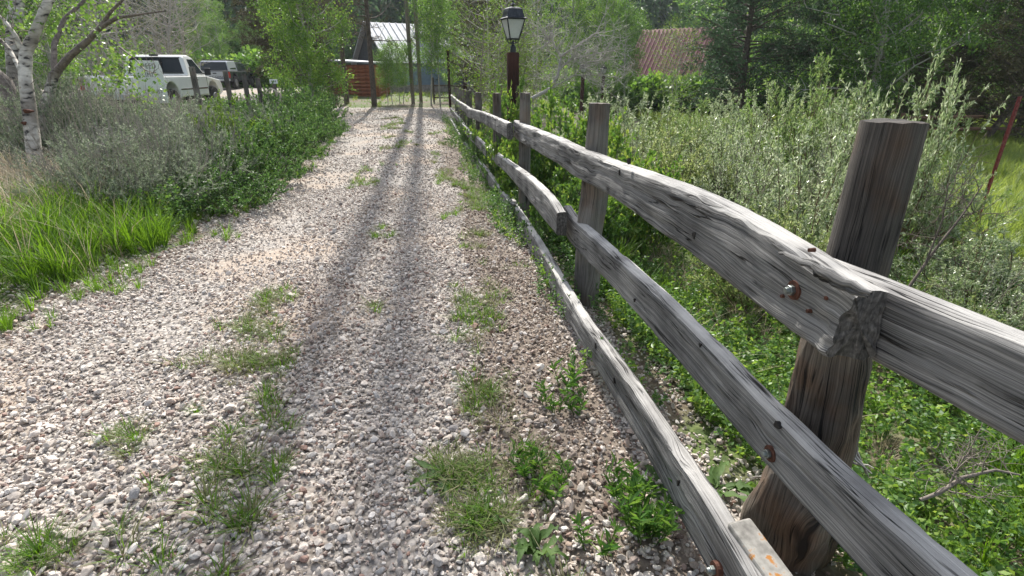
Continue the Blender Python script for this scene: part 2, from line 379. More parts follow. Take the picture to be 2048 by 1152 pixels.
def gravel_base():
    m, n, l, p = mat_new('gravel bed')
    tc = n.new('ShaderNodeTexCoord')
    big = n.new('ShaderNodeTexNoise'); big.inputs['Scale'].default_value = .8; big.inputs['Detail'].default_value = 5; l.new(tc.outputs['Object'], big.inputs['Vector'])
    v = n.new('ShaderNodeTexVoronoi'); v.inputs['Scale'].default_value = 38; l.new(tc.outputs['Object'], v.inputs['Vector'])
    sep = n.new('ShaderNodeSeparateColor'); l.new(v.outputs['Color'], sep.inputs[0])
    r = ramp(n, [(0, (.22, .19, .16)), (.3, (.36, .32, .28)), (.65, (.5, .46, .41)), (1, (.3, .27, .25))]); l.new(sep.outputs[0], r.inputs[0])
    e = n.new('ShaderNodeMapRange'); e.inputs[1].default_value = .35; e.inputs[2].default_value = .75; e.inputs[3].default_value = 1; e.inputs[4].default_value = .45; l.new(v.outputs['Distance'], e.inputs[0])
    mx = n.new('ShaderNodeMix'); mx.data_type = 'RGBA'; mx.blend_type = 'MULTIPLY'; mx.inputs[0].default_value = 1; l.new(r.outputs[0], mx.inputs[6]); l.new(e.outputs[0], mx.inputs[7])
    fine = n.new('ShaderNodeTexNoise'); fine.inputs['Scale'].default_value = 120; fine.inputs['Detail'].default_value = 4; l.new(tc.outputs['Object'], fine.inputs['Vector'])
    fr = ramp(n, [(.35, (.26, .2, .155)), (.65, (.46, .385, .31))]); l.new(fine.outputs['Fac'], fr.inputs[0])
    f = n.new('ShaderNodeMapRange'); f.inputs[1].default_value = .5; f.inputs[2].default_value = .62; l.new(big.outputs['Fac'], f.inputs[0])
    m2 = n.new('ShaderNodeMix'); m2.data_type = 'RGBA'; l.new(f.outputs[0], m2.inputs[0]); l.new(mx.outputs[2], m2.inputs[6]); l.new(fr.outputs[0], m2.inputs[7])
    l.new(m2.outputs[2], p.inputs['Base Color']); p.inputs['Roughness'].default_value = .95
    bp = n.new('ShaderNodeBump'); bp.inputs['Strength'].default_value = .7; bp.inputs['Distance'].default_value = .012; bp.invert = True
    l.new(v.outputs['Distance'], bp.inputs['Height']); l.new(bp.outputs[0], p.inputs['Normal'])
    return m
M['gravel'] = gravel_base()

def stone_mat():
    m, n, l, p = mat_new('gravel stones')
    oi = n.new('ShaderNodeObjectInfo'); tc = n.new('ShaderNodeTexCoord')
    r = ramp(n, [(0, (.2, .18, .17)), (.06, (.34, .22, .18)), (.12, (.4, .36, .33)), (.3, (.54, .49, .44)), (.45, (.68, .63, .58)), (.58, (.44, .38, .33)), (.72, (.74, .7, .65)), (.84, (.36, .35, .35)), (.92, (.56, .45, .38)), (1, (.82, .78, .73))])
    l.new(oi.outputs['Random'], r.inputs[0])
    t = n.new('ShaderNodeTexNoise'); t.inputs['Scale'].default_value = 2.5; t.inputs['Detail'].default_value = 5; l.new(tc.outputs['Object'], t.inputs['Vector'])
    rr = ramp(n, [(.3, (.68, .66, .64)), (.65, (1.05, 1.03, 1))]); l.new(t.outputs['Fac'], rr.inputs[0])
    mx = n.new('ShaderNodeMix'); mx.data_type = 'RGBA'; mx.blend_type = 'MULTIPLY'; mx.inputs[0].default_value = 1; l.new(r.outputs[0], mx.inputs[6]); l.new(rr.outputs[0], mx.inputs[7])
    l.new(mx.outputs[2], p.inputs['Base Color']); p.inputs['Roughness'].default_value = .8; p.inputs['Specular IOR Level'].default_value = .3
    return m
M['stone'] = stone_mat()
def brown_stone():
    m = M['stone'].copy(); m.name = 'soil stained stones'
    for n in m.node_tree.nodes:
        if n.type == 'VALTORGB' and len(n.color_ramp.elements) > 4:
            for e in n.color_ramp.elements: c = e.color; e.color = (c[0] * .64, c[1] * .59, c[2] * .55, 1)
    return m
M['stone_soil'] = brown_stone()
M['soil'] = plain('brown gravelly soil', (.18, .145, .115), .95, 0, .4, 40)  # browner ground for the band along the fence

def ground_mat():
    m, n, l, p = mat_new('soil and grass ground')
    tc = n.new('ShaderNodeTexCoord')
    a = n.new('ShaderNodeTexNoise'); a.inputs['Scale'].default_value = 1.1; a.inputs['Detail'].default_value = 8; l.new(tc.outputs['Object'], a.inputs['Vector'])
    b = n.new('ShaderNodeTexNoise'); b.inputs['Scale'].default_value = 22; b.inputs['Detail'].default_value = 6; l.new(tc.outputs['Object'], b.inputs['Vector'])
    r1 = ramp(n, [(.35, (.09, .065, .045)), (.5, (.14, .11, .075)), (.65, (.2, .17, .12))]); l.new(b.outputs['Fac'], r1.inputs[0])
    r2 = ramp(n, [(.35, (.05, .08, .02)), (.65, (.12, .16, .04))]); l.new(b.outputs['Fac'], r2.inputs[0])
    f = n.new('ShaderNodeMapRange'); f.inputs[1].default_value = .42; f.inputs[2].default_value = .56; l.new(a.outputs['Fac'], f.inputs[0])
    mx = n.new('ShaderNodeMix'); mx.data_type = 'RGBA'; l.new(f.outputs[0], mx.inputs[0]); l.new(r1.outputs[0], mx.inputs[6]); l.new(r2.outputs[0], mx.inputs[7])
    l.new(mx.outputs[2], p.inputs['Base Color']); p.inputs['Roughness'].default_value = .95
    bp = n.new('ShaderNodeBump'); bp.inputs['Strength'].default_value = .6; bp.inputs['Distance'].default_value = .03; l.new(b.outputs['Fac'], bp.inputs['Height']); l.new(bp.outputs[0], p.inputs['Normal'])
    return m
M['ground'] = ground_mat()

def hill_mat():
    m, n, l, p = mat_new('sagebrush and forest hillside')
    tc = n.new('ShaderNodeTexCoord')
    a = n.new('ShaderNodeTexNoise'); a.inputs['Scale'].default_value = .03; a.inputs['Detail'].default_value = 8; a.inputs['Roughness'].default_value = .65; l.new(tc.outputs['Object'], a.inputs['Vector'])
    b = n.new('ShaderNodeTexVoronoi'); b.inputs['Scale'].default_value = .6; l.new(tc.outputs['Object'], b.inputs['Vector'])
    r1 = ramp(n, [(.35, (.045, .075, .03)), (.5, (.09, .12, .045)), (.62, (.15, .15, .09)), (.72, (.2, .17, .13))]); l.new(a.outputs['Fac'], r1.inputs[0])
    r2 = ramp(n, [(.1, (1.1, 1.1, 1.1)), (.6, (.4, .42, .45))]); l.new(b.outputs['Distance'], r2.inputs[0])
    mx = n.new('ShaderNodeMix'); mx.data_type = 'RGBA'; mx.blend_type = 'MULTIPLY'; mx.inputs[0].default_value = 1; l.new(r1.outputs[0], mx.inputs[6]); l.new(r2.outputs[0], mx.inputs[7])
    l.new(mx.outputs[2], p.inputs['Base Color']); p.inputs['Roughness'].default_value = 1
    bp = n.new('ShaderNodeBump'); bp.inputs['Strength'].default_value = 1; bp.inputs['Distance'].default_value = 1.2; bp.invert = True; l.new(b.outputs['Distance'], bp.inputs['Height']); l.new(bp.outputs[0], p.inputs['Normal'])
    return m
M['hill'] = hill_mat()

# ------------------------------------------------------------ terrain
def axis_vals(segs):
    out = []
    for a, b, d in segs: out += list(np.arange(a, b - 1e-6, d))
    out.append(segs[-1][1]); return np.array(out)
ys = axis_vals([(-14, 0, .8), (0, 9, .06), (9, 16, .12), (16, 28, .25), (28, 80, 1.2)])
xs = axis_vals([(-70, -20, 2), (-20, -8, .5), (-8, -4.5, .2), (-4.5, 1.6, .06), (1.6, 5, .15), (5, 20, .5), (20, 70, 2)])
X, Y = np.meshgrid(xs, ys); Z = H(X, Y)
V = np.stack([X, Y, Z], -1).reshape(-1, 3)
nx = len(xs); i = np.arange(len(ys) - 1)[:, None] * nx; j = np.arange(nx - 1)[None]
Q = np.stack([i + j, i + j + 1, i + nx + j + 1, i + nx + j], -1).reshape(-1, 4)
cx = V[Q].mean(1); msk = in_drive(cx[:, 0], cx[:, 1])
def sub(Q):
    u, inv = np.unique(Q, return_inverse=True); return V[u], inv.reshape(-1, 4)
a, b = sub(Q[~msk]); ob('ground', mesh_np('ground', a, b, M['ground'], True), kind='structure')
def brown_mask(x, y):
    d = x - fx(y); n = .18 * fbm(x * 1.4, y * 1.0, 61); return (np.abs(d + .62 + n) < .26) & (y > 1.2) & (y < 15)
sm = brown_mask(cx[:, 0], cx[:, 1]) & msk; a, b = sub(Q[sm]); ob('soil_strip', mesh_np('soil_strip', a, b, M['soil'], True), kind='structure'); msk = msk & ~sm  # browner band of the drive beside the fence
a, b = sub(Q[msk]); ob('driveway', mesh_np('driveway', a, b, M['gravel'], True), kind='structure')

def hillz(x, y):
    r = np.hypot(x, y); az = np.degrees(np.arctan2(x, y))
    front = ss((75 - abs(az)) / 30) * .8 + .2
    z = -1.2 + np.maximum(r - 62, 0) * .36 * front * (1 - .45 * ss((r - 200) / 400))
    z = z + ss((r - 75) / 60) * (12 * fbm(x / 60, y / 60, 21) + 3 * fbm(x / 14, y / 14, 31))
    z = z + 20 * ss((-az - 12) / 18) * ss((r - 70) / 80)
    return z
rr = np.concatenate([np.arange(60, 130, 3.), np.arange(130, 300, 8.), np.arange(300, 381, 20.)]); aa = np.radians(np.arange(0, 361, 1.5))
R_, A_ = np.meshgrid(rr, aa); X = R_ * np.sin(A_); Y = R_ * np.cos(A_); V2 = np.stack([X, Y, hillz(X, Y)], -1).reshape(-1, 3)
nx = len(rr); i = np.arange(len(aa) - 1)[:, None] * nx; j = np.arange(nx - 1)[None]
Q2 = np.stack([i + j, i + nx + j, i + nx + j + 1, i + j + 1], -1).reshape(-1, 4)
ob('hills', mesh_np('hills', V2, Q2, M['hill'], True), kind='structure')

# ------------------------------------------------------------ geometry-nodes scatter for countless small stuff
def scatter(name, P, protos, scale, rot=None, kind='stuff', seed=1, parent=None):
    r = np.random.default_rng(seed); n = len(P)
    me = bpy.data.meshes.new(name); me.vertices.add(n); me.vertices.foreach_set('co', np.asarray(P, np.float32).ravel())
    if rot is None: rot = np.stack([r.normal(0, .12, n), r.normal(0, .12, n), r.uniform(0, 6.283, n)], 1)
    a = me.attributes.new('rot', 'FLOAT_VECTOR', 'POINT'); a.data.foreach_set('vector', rot.astype(np.float32).ravel())
    scale = np.asarray(scale, np.float32)
    if scale.ndim == 1: scale = np.repeat(scale[:, None], 3, 1)
    a = me.attributes.new('scl', 'FLOAT_VECTOR', 'POINT'); a.data.foreach_set('vector', scale.ravel())
    a = me.attributes.new('idx', 'INT', 'POINT'); a.data.foreach_set('value', r.integers(0, len(protos), n).astype(np.int32))
    c = bpy.data.collections.new(name + ' sources')
    for k, pm in enumerate(protos):
        c.objects.link(bpy.data.objects.new('source', pm))
    g = bpy.data.node_groups.new(name, 'GeometryNodeTree')
    g.interface.new_socket('Geometry', in_out='INPUT', socket_type='NodeSocketGeometry')
    g.interface.new_socket('Geometry', in_out='OUTPUT', socket_type='NodeSocketGeometry')
    N = g.nodes; gi = N.new('NodeGroupInput'); go = N.new('NodeGroupOutput'); ip = N.new('GeometryNodeInstanceOnPoints')
    ci = N.new('GeometryNodeCollectionInfo'); ci.inputs['Collection'].default_value = c; ci.inputs['Separate Children'].default_value = True; ci.inputs['Reset Children'].default_value = True
    def attr(nm, ty):
        q = N.new('GeometryNodeInputNamedAttribute'); q.data_type = ty; q.inputs['Name'].default_value = nm; return q.outputs[0]
    g.links.new(gi.outputs[0], ip.inputs['Points']); g.links.new(ci.outputs[0], ip.inputs['Instance'])
    ip.inputs['Pick Instance'].default_value = True
    g.links.new(attr('idx', 'INT'), ip.inputs['Instance Index']); g.links.new(attr('rot', 'FLOAT_VECTOR'), ip.inputs['Rotation']); g.links.new(attr('scl', 'FLOAT_VECTOR'), ip.inputs['Scale'])
    g.links.new(ip.outputs[0], go.inputs[0])
    o = ob(name, me, parent, kind); md = o.modifiers.new('scatter', 'NODES'); md.node_group = g
    return o

def brown_f(x, y):  # share of browner stones: fence band, left edge, middle strip
    d = x - fx(y); n = .18 * fbm(x * 1.4, y * 1.0, 61)
    a = ss((.36 - np.abs(d + .62 + n)) / .2) * ss((y - 1.0) / .6) * ss((16 - y) / 4)
    e = lx(y) - x; b = ss((.3 - np.abs(e + .12 + n)) / .2) * .6
    c = (fx(y) + lx(y)) / 2; m_ = ss((.45 - np.abs(x - c - .02)) / .3) * .45 * (fbm(x * 1.2, y * .8, 63) > .05)
    return np.clip(np.maximum(np.maximum(a * .8, b), m_), 0, 1)

def stone_protos(n=12):
    import bmesh
    out = []
    for k in range(n):
        bm = bmesh.new(); bmesh.ops.create_icosphere(bm, subdivisions=2, radius=1)
        r = np.random.default_rng(100 + k)
        pl = norm(r.normal(size=(9, 3))); d = r.uniform(.5, .85, 9)
        el = np.array([1, r.uniform(.7, .95), r.uniform(.45, .75)])
        for v in bm.verts:
            p = np.array(v.co)
            for a, q in zip(pl, d):
                e = p @ a - q
                if e > 0: p = p - a * e
            p = p * el * (1 + .04 * r.normal())
            v.co = p * .8
        me = bpy.data.meshes.new('stone'); bm.to_mesh(me); bm.free(); me.materials.append(M['stone'])
        for p in me.polygons: p.use_smooth = False
        out.append(me)
    return out

def sample(n, x0, x1, y0, y1, r=rng):
    return r.uniform(x0, x1, n), r.uniform(y0, y1, n)

def gravel_points():
    Ps = []; Sc = []
    for (y0, y1, dens, size, lift) in ((.45, 2.2, 4200, .0112, .006), (2.2, 4.2, 3900, .0108, .006), (4.2, 7.5, 2400, .0115, .005), (7.5, 12, 700, .0145, .004), (12, 23, 170, .019, .003)):
        xa, xb = (-4.2, 1.6) if y0 < 7 else (-7.5, .6)
        n = int(dens * (xb - xa) * (y1 - y0)); x, y = sample(n, xa, xb, y0, y1)
        m = in_drive(x, y) | ((x > lx(y) - .5) & (x < fx(y) + .25) & (rng.random(n) < .35) & (y < 20)); x = x[m]; y = y[m]
        sp = fbm(x * .8, y * .8 + 9, 55)                         # worn, dusty patches carry fewer stones
        c = (fx(y) + lx(y)) / 2; trk = np.exp(-((x - c + .85) / .35) ** 2)
        keep = rng.random(len(x)) < np.clip(1.15 - np.clip(sp, 0, 1) * .5 * ss((y - 1.5) / 2) - .65 * trk * ss((y - 2.2) / 1) * (.4 + .8 * ss(fbm(x * .9, y * .7, 66) + .5)), .22, 1)
        x = x[keep]; y = y[keep]
        vis = np.abs(x) < (y * CP + CH * SP) * 1.05; x = x[vis]; y = y[vis]
        s = size * .93 * np.exp(rng.normal(0, .42, len(x))); s = np.clip(s, .004, .034)
        Ps.append(np.stack([x, y, H(x, y) + s * rng.uniform(-.1, .75, len(x)) + lift * rng.random(len(x))], 1)); Sc.append(s)
    P = np.concatenate(Ps); s = np.concatenate(Sc)
    return P, s
SP_ = stone_protos()
P, s = gravel_points()
n = len(P)
rot = np.stack([rng.normal(0, .55, n), rng.normal(0, .55, n), rng.uniform(0, 6.28, n)], 1)
sc3 = s[:, None] * rng.uniform(.75, 1.3, (n, 3))
browned = rng.random(n) < .85 * brown_f(P[:, 0], P[:, 1])
scatter('gravel', P[~browned], SP_, sc3[~browned], rot[~browned])
browned &= rng.random(n) < .95
SP_B = []
for q in SP_:
    q = q.copy(); q.materials.clear(); q.materials.append(M['stone_soil']); SP_B.append(q)
scatter('soil_stained_gravel', P[browned], SP_B, sc3[browned] * .9, rot[browned])

# ------------------------------------------------------------ grass and small plants (prototype meshes)
def tuft(nb, h, w, spread, mat, seed, bend=.35):
    r = np.random.default_rng(seed); Vs = []; Fs = []; k = 0
    for b in range(nb):
        a = r.uniform(0, 6.28); d = np.array([math.cos(a), math.sin(a), 0]); s = np.array([-d[1], d[0], 0])
        base = d * r.uniform(0, spread); hh = h * r.uniform(.45, 1.1); bd = bend * r.uniform(.3, 1.6) * hh; ww = w * r.uniform(.6, 1.2)
        for t, f in ((0, 1), (.4, .9), (.75, .55)):
            c = base + d * bd * t * t + np.array([0, 0, hh * (t - .15 * t * t)])
            Vs += [c - s * ww * f / 2, c + s * ww * f / 2]
        Vs.append(base + d * bd + np.array([0, 0, hh * .86])); 
        Fs += [(k, k + 1, k + 3), (k, k + 3, k + 2), (k + 2, k + 3, k + 5), (k + 2, k + 5, k + 4), (k + 4, k + 5, k + 6)]; k += 7
    return mesh_np('tuft', np.array(Vs), np.array(Fs), mat)

def sprig(n_st, h, nl, L, Wd, mat, seed, lean=.5):
    """a few stems with small leaves"""
    r = np.random.default_rng(seed); C = []; D = []; path = []
    for s in range(n_st):
        a = r.uniform(0, 6.28); l = r.uniform(0, lean); d = norm(np.array([math.cos(a) * l, math.sin(a) * l, 1])); hh = h * r.uniform(.5, 1.1)
        P = np.array([d * hh * t + np.array([0, 0, -.05 * hh * t * t]) + r.normal(0, .01, 3) * (t > 0) for t in np.linspace(0, 1, 4)])
        path.append((P, np.linspace(.0022, .001, 4)))
        for q in range(nl):
            t = r.uniform(.2, 1); p = P[0] + (P[-1] - P[0]) * t
            C.append(p); D.append(norm(r.normal(size=3) * [1, 1, .4] + d * .5))
    V, Fq = leaves(np.array(C), np.array(D), L * r.uniform(.6, 1.2, len(C)), Wd * r.uniform(.7, 1.2, len(C)), r, .15, .1)
    return mesh_np('sprig', V, Fq, mat)

G_long = [tuft(26, .42, .009, .07, M['grass'], k, .5) for k in range(5)]
G_mid = [tuft(22, .2, .007, .05, M['grass'], 10 + k, .6) for k in range(4)]
G_short = [tuft(18, .07, .004, .04, M['grass'], 20 + k, .9) for k in range(4)]
G_dry = [tuft(22, .5, .006, .12, M['dry_grass'], 30 + k, .8) for k in range(4)]
G_mead = [tuft(22, .38, .012, .12, M['meadow'], 40 + k, .5) for k in range(3)]
S_cover = [sprig(5, .22, 9, .035, .02, M['cover_leaf'], 50 + k, .8) for k in range(6)]
S_snow = [sprig(6, .3, 13, .026, .018, M['snow_leaf'], 60 + k, .8) for k in range(5)]
S_mat = [tuft(26, .05, .005, .07, M['moss'], 70 + k, 1.6) for k in range(4)]

def put(name, x, y, protos, s0, s1, seed, lift=0):
    r = np.random.default_rng(seed)
    P = np.stack([x, y, H(x, y) + lift], 1); return scatter(name, P, protos, r.uniform(s0, s1, len(x)), seed=seed)

# tall grass on the left bank
x, y = sample(5200, -7, -2.2, 1.5, 7.2); e = lx(y) - x
m = (e > .02 + .35 * (rng.random(len(x)) ** 2)) & (e < 1.9) & (y < 5.15 - .25 * (x + 3.2))  & (y < 5.9) & (rng.random(len(x)) < np.clip(.55 + .8 * vnoise(x * 1.5, y * 1.5, 4), .1, 1))
put('tall_grass', x[m], y[m], G_long + [tuft(18, .44, .006, .1, M['grass'], 8, .8), tuft(9, .5, .005, .1, M['dry_grass'], 9, .6), tuft(30, .3, .006, .08, M['grass'], 7, .9)], .55, 1.15, 81)
# low grass fringe along the left edge
x, y = sample(16000, -9, -2.2, 1, 21); e = lx(y) - x + .12 * fbm(x * 2.2, y * 2.2, 11)
m = (e > -.42) & (e < .3) & (rng.random(len(x)) < np.clip(.25 + 1.0 * vnoise(x * 1.8, y * 1.8, 6), 0, 1) * .55)
put('edge_grass', x[m], y[m], G_mid, .45, .95, 82)
# strips of weedy grass down the middle of the drive and beside the fence
x, y = sample(26000, -4.5, 1.6, .6, 20)
c = (fx(y) + lx(y)) / 2; q = vnoise(x * 2.4, y * 1.2, 8) + .5 * vnoise(x * 7, y * 7, 9)
mid = (np.abs(x - c - .02 - .2 * vnoise(y * .5, y * 0, 3)) < .42) & (q > .42)
fen = (x > fx(y) - 1.0) & (x < fx(y) - .1) & (q > .32)
m = (mid | fen) & (rng.random(len(x)) < .3 + .5 * (y < 9)); m &= in_drive(x, y)
put('driveway_weeds', x[m], y[m], G_short, .6, 1.35, 83)
m2 = (mid & (q > .55) | fen & (q > .45)) & (rng.random(len(x)) < .5)
put('matted_weeds', x[m2], y[m2], S_mat, .7, 1.5, 84)
# leafy fringe on the drive side of the fence
x, y = sample(9000, -4, 1.5, 2.2, 20); d = x - fx(y)
m = (d > -.38 - .18 * vnoise(x * 2, y * 2, 12)) & (d < .35) & (rng.random(len(x)) < .4 + .5 * vnoise(x * 1.6, y * 1.6, 13))
put('fence_undergrowth', x[m], y[m], S_snow + S_cover[:2], .6, 1.25, 85)
# ground cover right of the fence
x, y = sample(24000, -1, 6.5, .2, 9); d = x - fx(y)
m = (d > .12) & (d < 4.6) & (rng.random(len(x)) < np.clip(.75 + .5 * vnoise(x * 1.3, y * 1.3, 14), 0, 1) * np.where(y < 4.5, .85, .4))
put('ground_cover', x[m], y[m], S_cover + S_snow[:2], .6, 1.3, 86)
x, y = sample(8000, -1, 6.5, .2, 8); d = x - fx(y)
m = (d > .15) & (rng.random(len(x)) < .2 + .6 * vnoise(x * 1.1, y * 1.1, 15)); put('understory_grass', x[m], y[m], G_mid + G_long[:1], .5, 1.15, 87)
m = (d > .3) & (vnoise(x * 1.7, y * 1.7, 16) > .35) & (rng.random(len(x)) < .35); put('dead_stalks', x[m], y[m], G_dry, .3, .65, 88)
# meadow far right, and grass across the flats
x, y = sample(14000, 4, 34, 6, 30); m = (x > 5 + (y - 6) * .05) & (x > fx(y) + 4)
put('meadow_grass', x[m], y[m], G_mead, .7, 1.4, 89)
x, y = sample(14000, -26, 8, 19, 34); mul = (x > -13) & (x < -2.5) & (y > 24.5) & (y < 31); m = ~in_drive(x, y) & (rng.random(len(x)) < np.clip(.35 + vnoise(x * .5, y * .5, 17), .05, 1)) & (~mul | (rng.random(len(x)) < .12)); put('lawn_grass', x[m], y[m], G_mid + G_mead[:1], .5, 1.0, 90)
# dry grass at the far left
x, y = sample(1500, -6.2, -3.6, 2.4, 7); m = (lx(y) - x > .5) & (x < -3.75 - .13 * y) & (rng.random(len(x)) < .65); put('dry_grass', x[m], y[m], G_dry, .6, 1.15, 91)
# low filler foliage of the left bank
x, y = sample(16000, -14, -2.5, 5, 20); e = lx(y) - x
m = (e > .15) & (rng.random(len(x)) < .75) & ((e < .7) | (y > 10) & (e < 5)); put('bank_undergrowth', x[m], y[m], S_snow + S_cover[:2], .8, 1.7, 92)

# ------------------------------------------------------------ shrubs and trees (generators return (wood mesh, foliage mesh))
def shrub_mesh(kind, R, Hh, seed):
    r = np.random.default_rng(seed)
    P = dict(
        sage=dict(n=60, sub=10, L=.036, W=.012, nl=26, leaf='sage_leaf', wood='sage_stem', sr=.007, up=.75, spikes=110),
        snow=dict(n=60, sub=9, L=.038, W=.028, nl=22, leaf='snow_leaf', wood='twig', sr=.005, up=.55, spikes=0),
        lime=dict(n=56, sub=9, L=.038, W=.028, nl=22, leaf='lime_leaf', wood='twig', sr=.005, up=.6, spikes=0),
        willow=dict(n=44, sub=11, L=.055, W=.015, nl=26, leaf='willow_leaf', wood='twig_red', sr=.009, up=1.1, spikes=0),
        bright=dict(n=30, sub=9, L=.07, W=.036, nl=22, leaf='bright_leaf', wood='twig', sr=.008, up=1.0, spikes=0),
        thin=dict(n=34, sub=8, L=.03, W=.012, nl=10, leaf='willow_leaf', wood='twig', sr=.006, up=.9, spikes=0))[kind]
    paths = []; C = []; D = []
    for s in range(P['n']):
        a = r.uniform(0, 6.28); rad = R * math.sqrt(r.uniform(0, 1)); 
        hh = Hh * (1 - .68 * (rad / R) ** 2) * r.uniform(.75, 1.08)
        tip = np.array([math.cos(a) * rad, math.sin(a) * rad, hh]); b = np.array([math.cos(a), math.sin(a), 0]) * rad * .25 * r.uniform(.3, 1)
        ctrl = b + (tip - b) * .5 + np.array([math.cos(a), math.sin(a), 0]) * rad * .1 * P['up'] + r.normal(0, .05, 3) * Hh
        t = np.linspace(0, 1, 7)[:, None]; Pp = (1 - t) ** 2 * b + 2 * t * (1 - t) * ctrl + t * t * tip + r.normal(0, .008, (7, 3))
        paths.append((Pp, np.linspace(P['sr'], P['sr'] * .3, 7)))
        for k in range(P['sub']):
            q = r.uniform(.25, 1.0); o = b + 0; idx = q * 6; i0 = min(int(idx), 5); o = Pp[i0] + (Pp[i0 + 1] - Pp[i0]) * (idx - i0)
            d = norm(norm(Pp[-1] - Pp[-3]) * 1.0 + r.normal(0, .6, 3) + [0, 0, .25]); ln = Hh * r.uniform(.1, .24)
            e = o + d * ln; paths.append((np.stack([o, o + d * ln * .5 + r.normal(0, .006, 3), e]), np.array([.35, .25, .15]) * P['sr']))
            tt = r.uniform(.1, 1.0, P['nl']); pts = o + d * ln * tt[:, None]
            C.append(pts); D.append(d * .7 + r.normal(0, .55, (P['nl'], 3)))
    for s in range(P['spikes']):
        a = r.uniform(0, 6.28); rad = R * math.sqrt(r.uniform(0, 1)); z = Hh * (1 - .5 * (rad / R) ** 2)
        o = np.array([math.cos(a) * rad, math.sin(a) * rad, z * .8]); d = norm(np.array([.25 * math.cos(a), .25 * math.sin(a), 1]) + r.normal(0, .15, 3))
        paths.append((np.stack([o, o + d * Hh * .2, o + d * Hh * r.uniform(.28, .45)]), np.array([.004, .003, .0012])))
    C = np.concatenate(C); D = np.concatenate(D)
    V, Fs = leaves(C, D, P['L'] * r.uniform(.6, 1.25, len(C)), P['W'] * r.uniform(.7, 1.25, len(C)), r, .2, .05)
    wv, wf = tubes(paths, 4)
    return mesh_np('stems', wv, wf, M[P['wood']], True), mesh_np('foliage', V, Fs, M[P['leaf']])

def branch_path(o, d, ln, n, wob, r, sag=0.0):
    P = [np.array(o, float)]; dd = np.array(d, float)
    for k in range(n):
        dd = norm(dd + r.normal(0, wob, 3) + [0, 0, sag]); P.append(P[-1] + dd * ln / n)
    return np.array(P)

def decid_mesh(Hh, R, base, seed, nb=34, nl=9000, L=.06, W=.05, leaf='aspen_leaf', wood='bark_pale', tr=.09, stems=1, gap=1.0):
    r = np.random.default_rng(seed); paths = []; C = []; D = []
    per = max(1, nl // (nb * 7 * stems))
    for s in range(stems):
        off = np.array([0, 0, 0]) if s == 0 else np.array([*r.normal(0, .35, 2), 0])
        tp = branch_path(off, [*(off[:2] * .1), 1], Hh * r.uniform(.88, 1), 14, .035, r); paths.append((tp, np.linspace(tr, tr * .18, 15)))
        for b in range(nb):
            q = base / Hh + (1 - base / Hh) * (b + r.random()) / nb; i0 = min(int(q * 14), 13); o = tp[i0] + (tp[i0 + 1] - tp[i0]) * (q * 14 - i0)
            f = (q - base / Hh) / (1 - base / Hh); ln = R * (.45 + .75 * math.sin(math.pi * min(1, f * .82 + .12))) * r.uniform(.6, 1.15)
            a = b * 2.4 + r.normal(0, .5); d = norm(np.array([math.cos(a), math.sin(a), r.uniform(.1, .8)]))
            bp = branch_path(o, d, ln, 6, .14, r, .05); paths.append((bp, np.linspace(tr * .3, tr * .05, 7)))
            for k in range(7):
                j = r.integers(1, 7); oo = bp[j]; d2 = norm(d * .5 + r.normal(0, .7, 3) + [0, 0, .1]); l2 = ln * r.uniform(.2, .45)
                p2 = branch_path(oo, d2, l2, 3, .2, r); paths.append((p2, np.linspace(tr * .08, tr * .03, 4)))
                if r.random() > gap: continue
                tt = r.uniform(.15, 1.1, per)[:, None]; C.append(oo + (p2[-1] - oo) * tt + r.normal(0, .09 * (1 + ln * .25), (per, 3))); D.append(r.normal(0, 1, (per, 3)) + [0, 0, -.5])
    wv, wf = tubes(paths, 6); 
    fol = None
    if C:
        C = np.concatenate(C); D = np.concatenate(D); V, Fs = leaves(C, D, L * r.uniform(.7, 1.2, len(C)), W * r.uniform(.7, 1.2, len(C)), r, .12, .1)
        fol = mesh_np('crown', V, Fs, M[leaf])
    return mesh_np('trunk', wv, wf, M[wood], True), fol

def conifer_mesh(Hh, R, base, seed, nb=90, per=9, nd=9, leaf='pine', wood='bark_dark', tr=.14, L=.13, sag=-.02, cone=1.0, W=.02):
    r = np.random.default_rng(seed); paths = []; C = []; D = []
    tp = branch_path([0, 0, 0], [0, 0, 1], Hh, 12, .02, r); paths.append((tp, np.linspace(tr, tr * .15, 13)))
    for b in range(nb):
        f = (b + r.random()) / nb; q = base / Hh + (1 - base / Hh) * f; i0 = min(int(q * 12), 11); o = tp[i0] + (tp[i0 + 1] - tp[i0]) * (q * 12 - i0)
        ln = R * ((1 - f) ** .8 * cone + (1 - cone) * math.sin(math.pi * min(1, .15 + f * .8)) + .1) * r.uniform(.6, 1.15)
        a = r.uniform(0, 6.28); d = norm(np.array([math.cos(a), math.sin(a), r.uniform(-.1, .45)]))
        bp = branch_path(o, d, ln, 5, .1, r, sag); paths.append((bp, np.linspace(tr * .22, tr * .04, 6)))
        for k in range(per):
            t = r.uniform(.25, 1) * 5; j = min(int(t), 4); oo = bp[j] + (bp[j + 1] - bp[j]) * (t - j); d2 = norm(d * .6 + r.normal(0, .6, 3)); l2 = ln * r.uniform(.1, .28)
            tip = oo + d2 * l2
            paths.append((np.stack([oo, (oo + tip) / 2 + r.normal(0, .01, 3), tip]), np.array([.008, .006, .004])))
            tt = r.uniform(.2, 1.05, nd)[:, None]; C.append(oo + (tip - oo) * tt + r.normal(0, .02, (nd, 3))); D.append(d2 * .8 + r.normal(0, .6, (nd, 3)))
    C = np.concatenate(C); D = np.concatenate(D); V, Fs = leaves(C, D, L * r.uniform(.6, 1.2, len(C)), W * r.uniform(.7, 1.3, len(C)), r, .2, .05)
    wv, wf = tubes(paths, 6)
    return mesh_np('trunk', wv, wf, M[wood], True), mesh_np('crown', V, Fs, M[leaf])

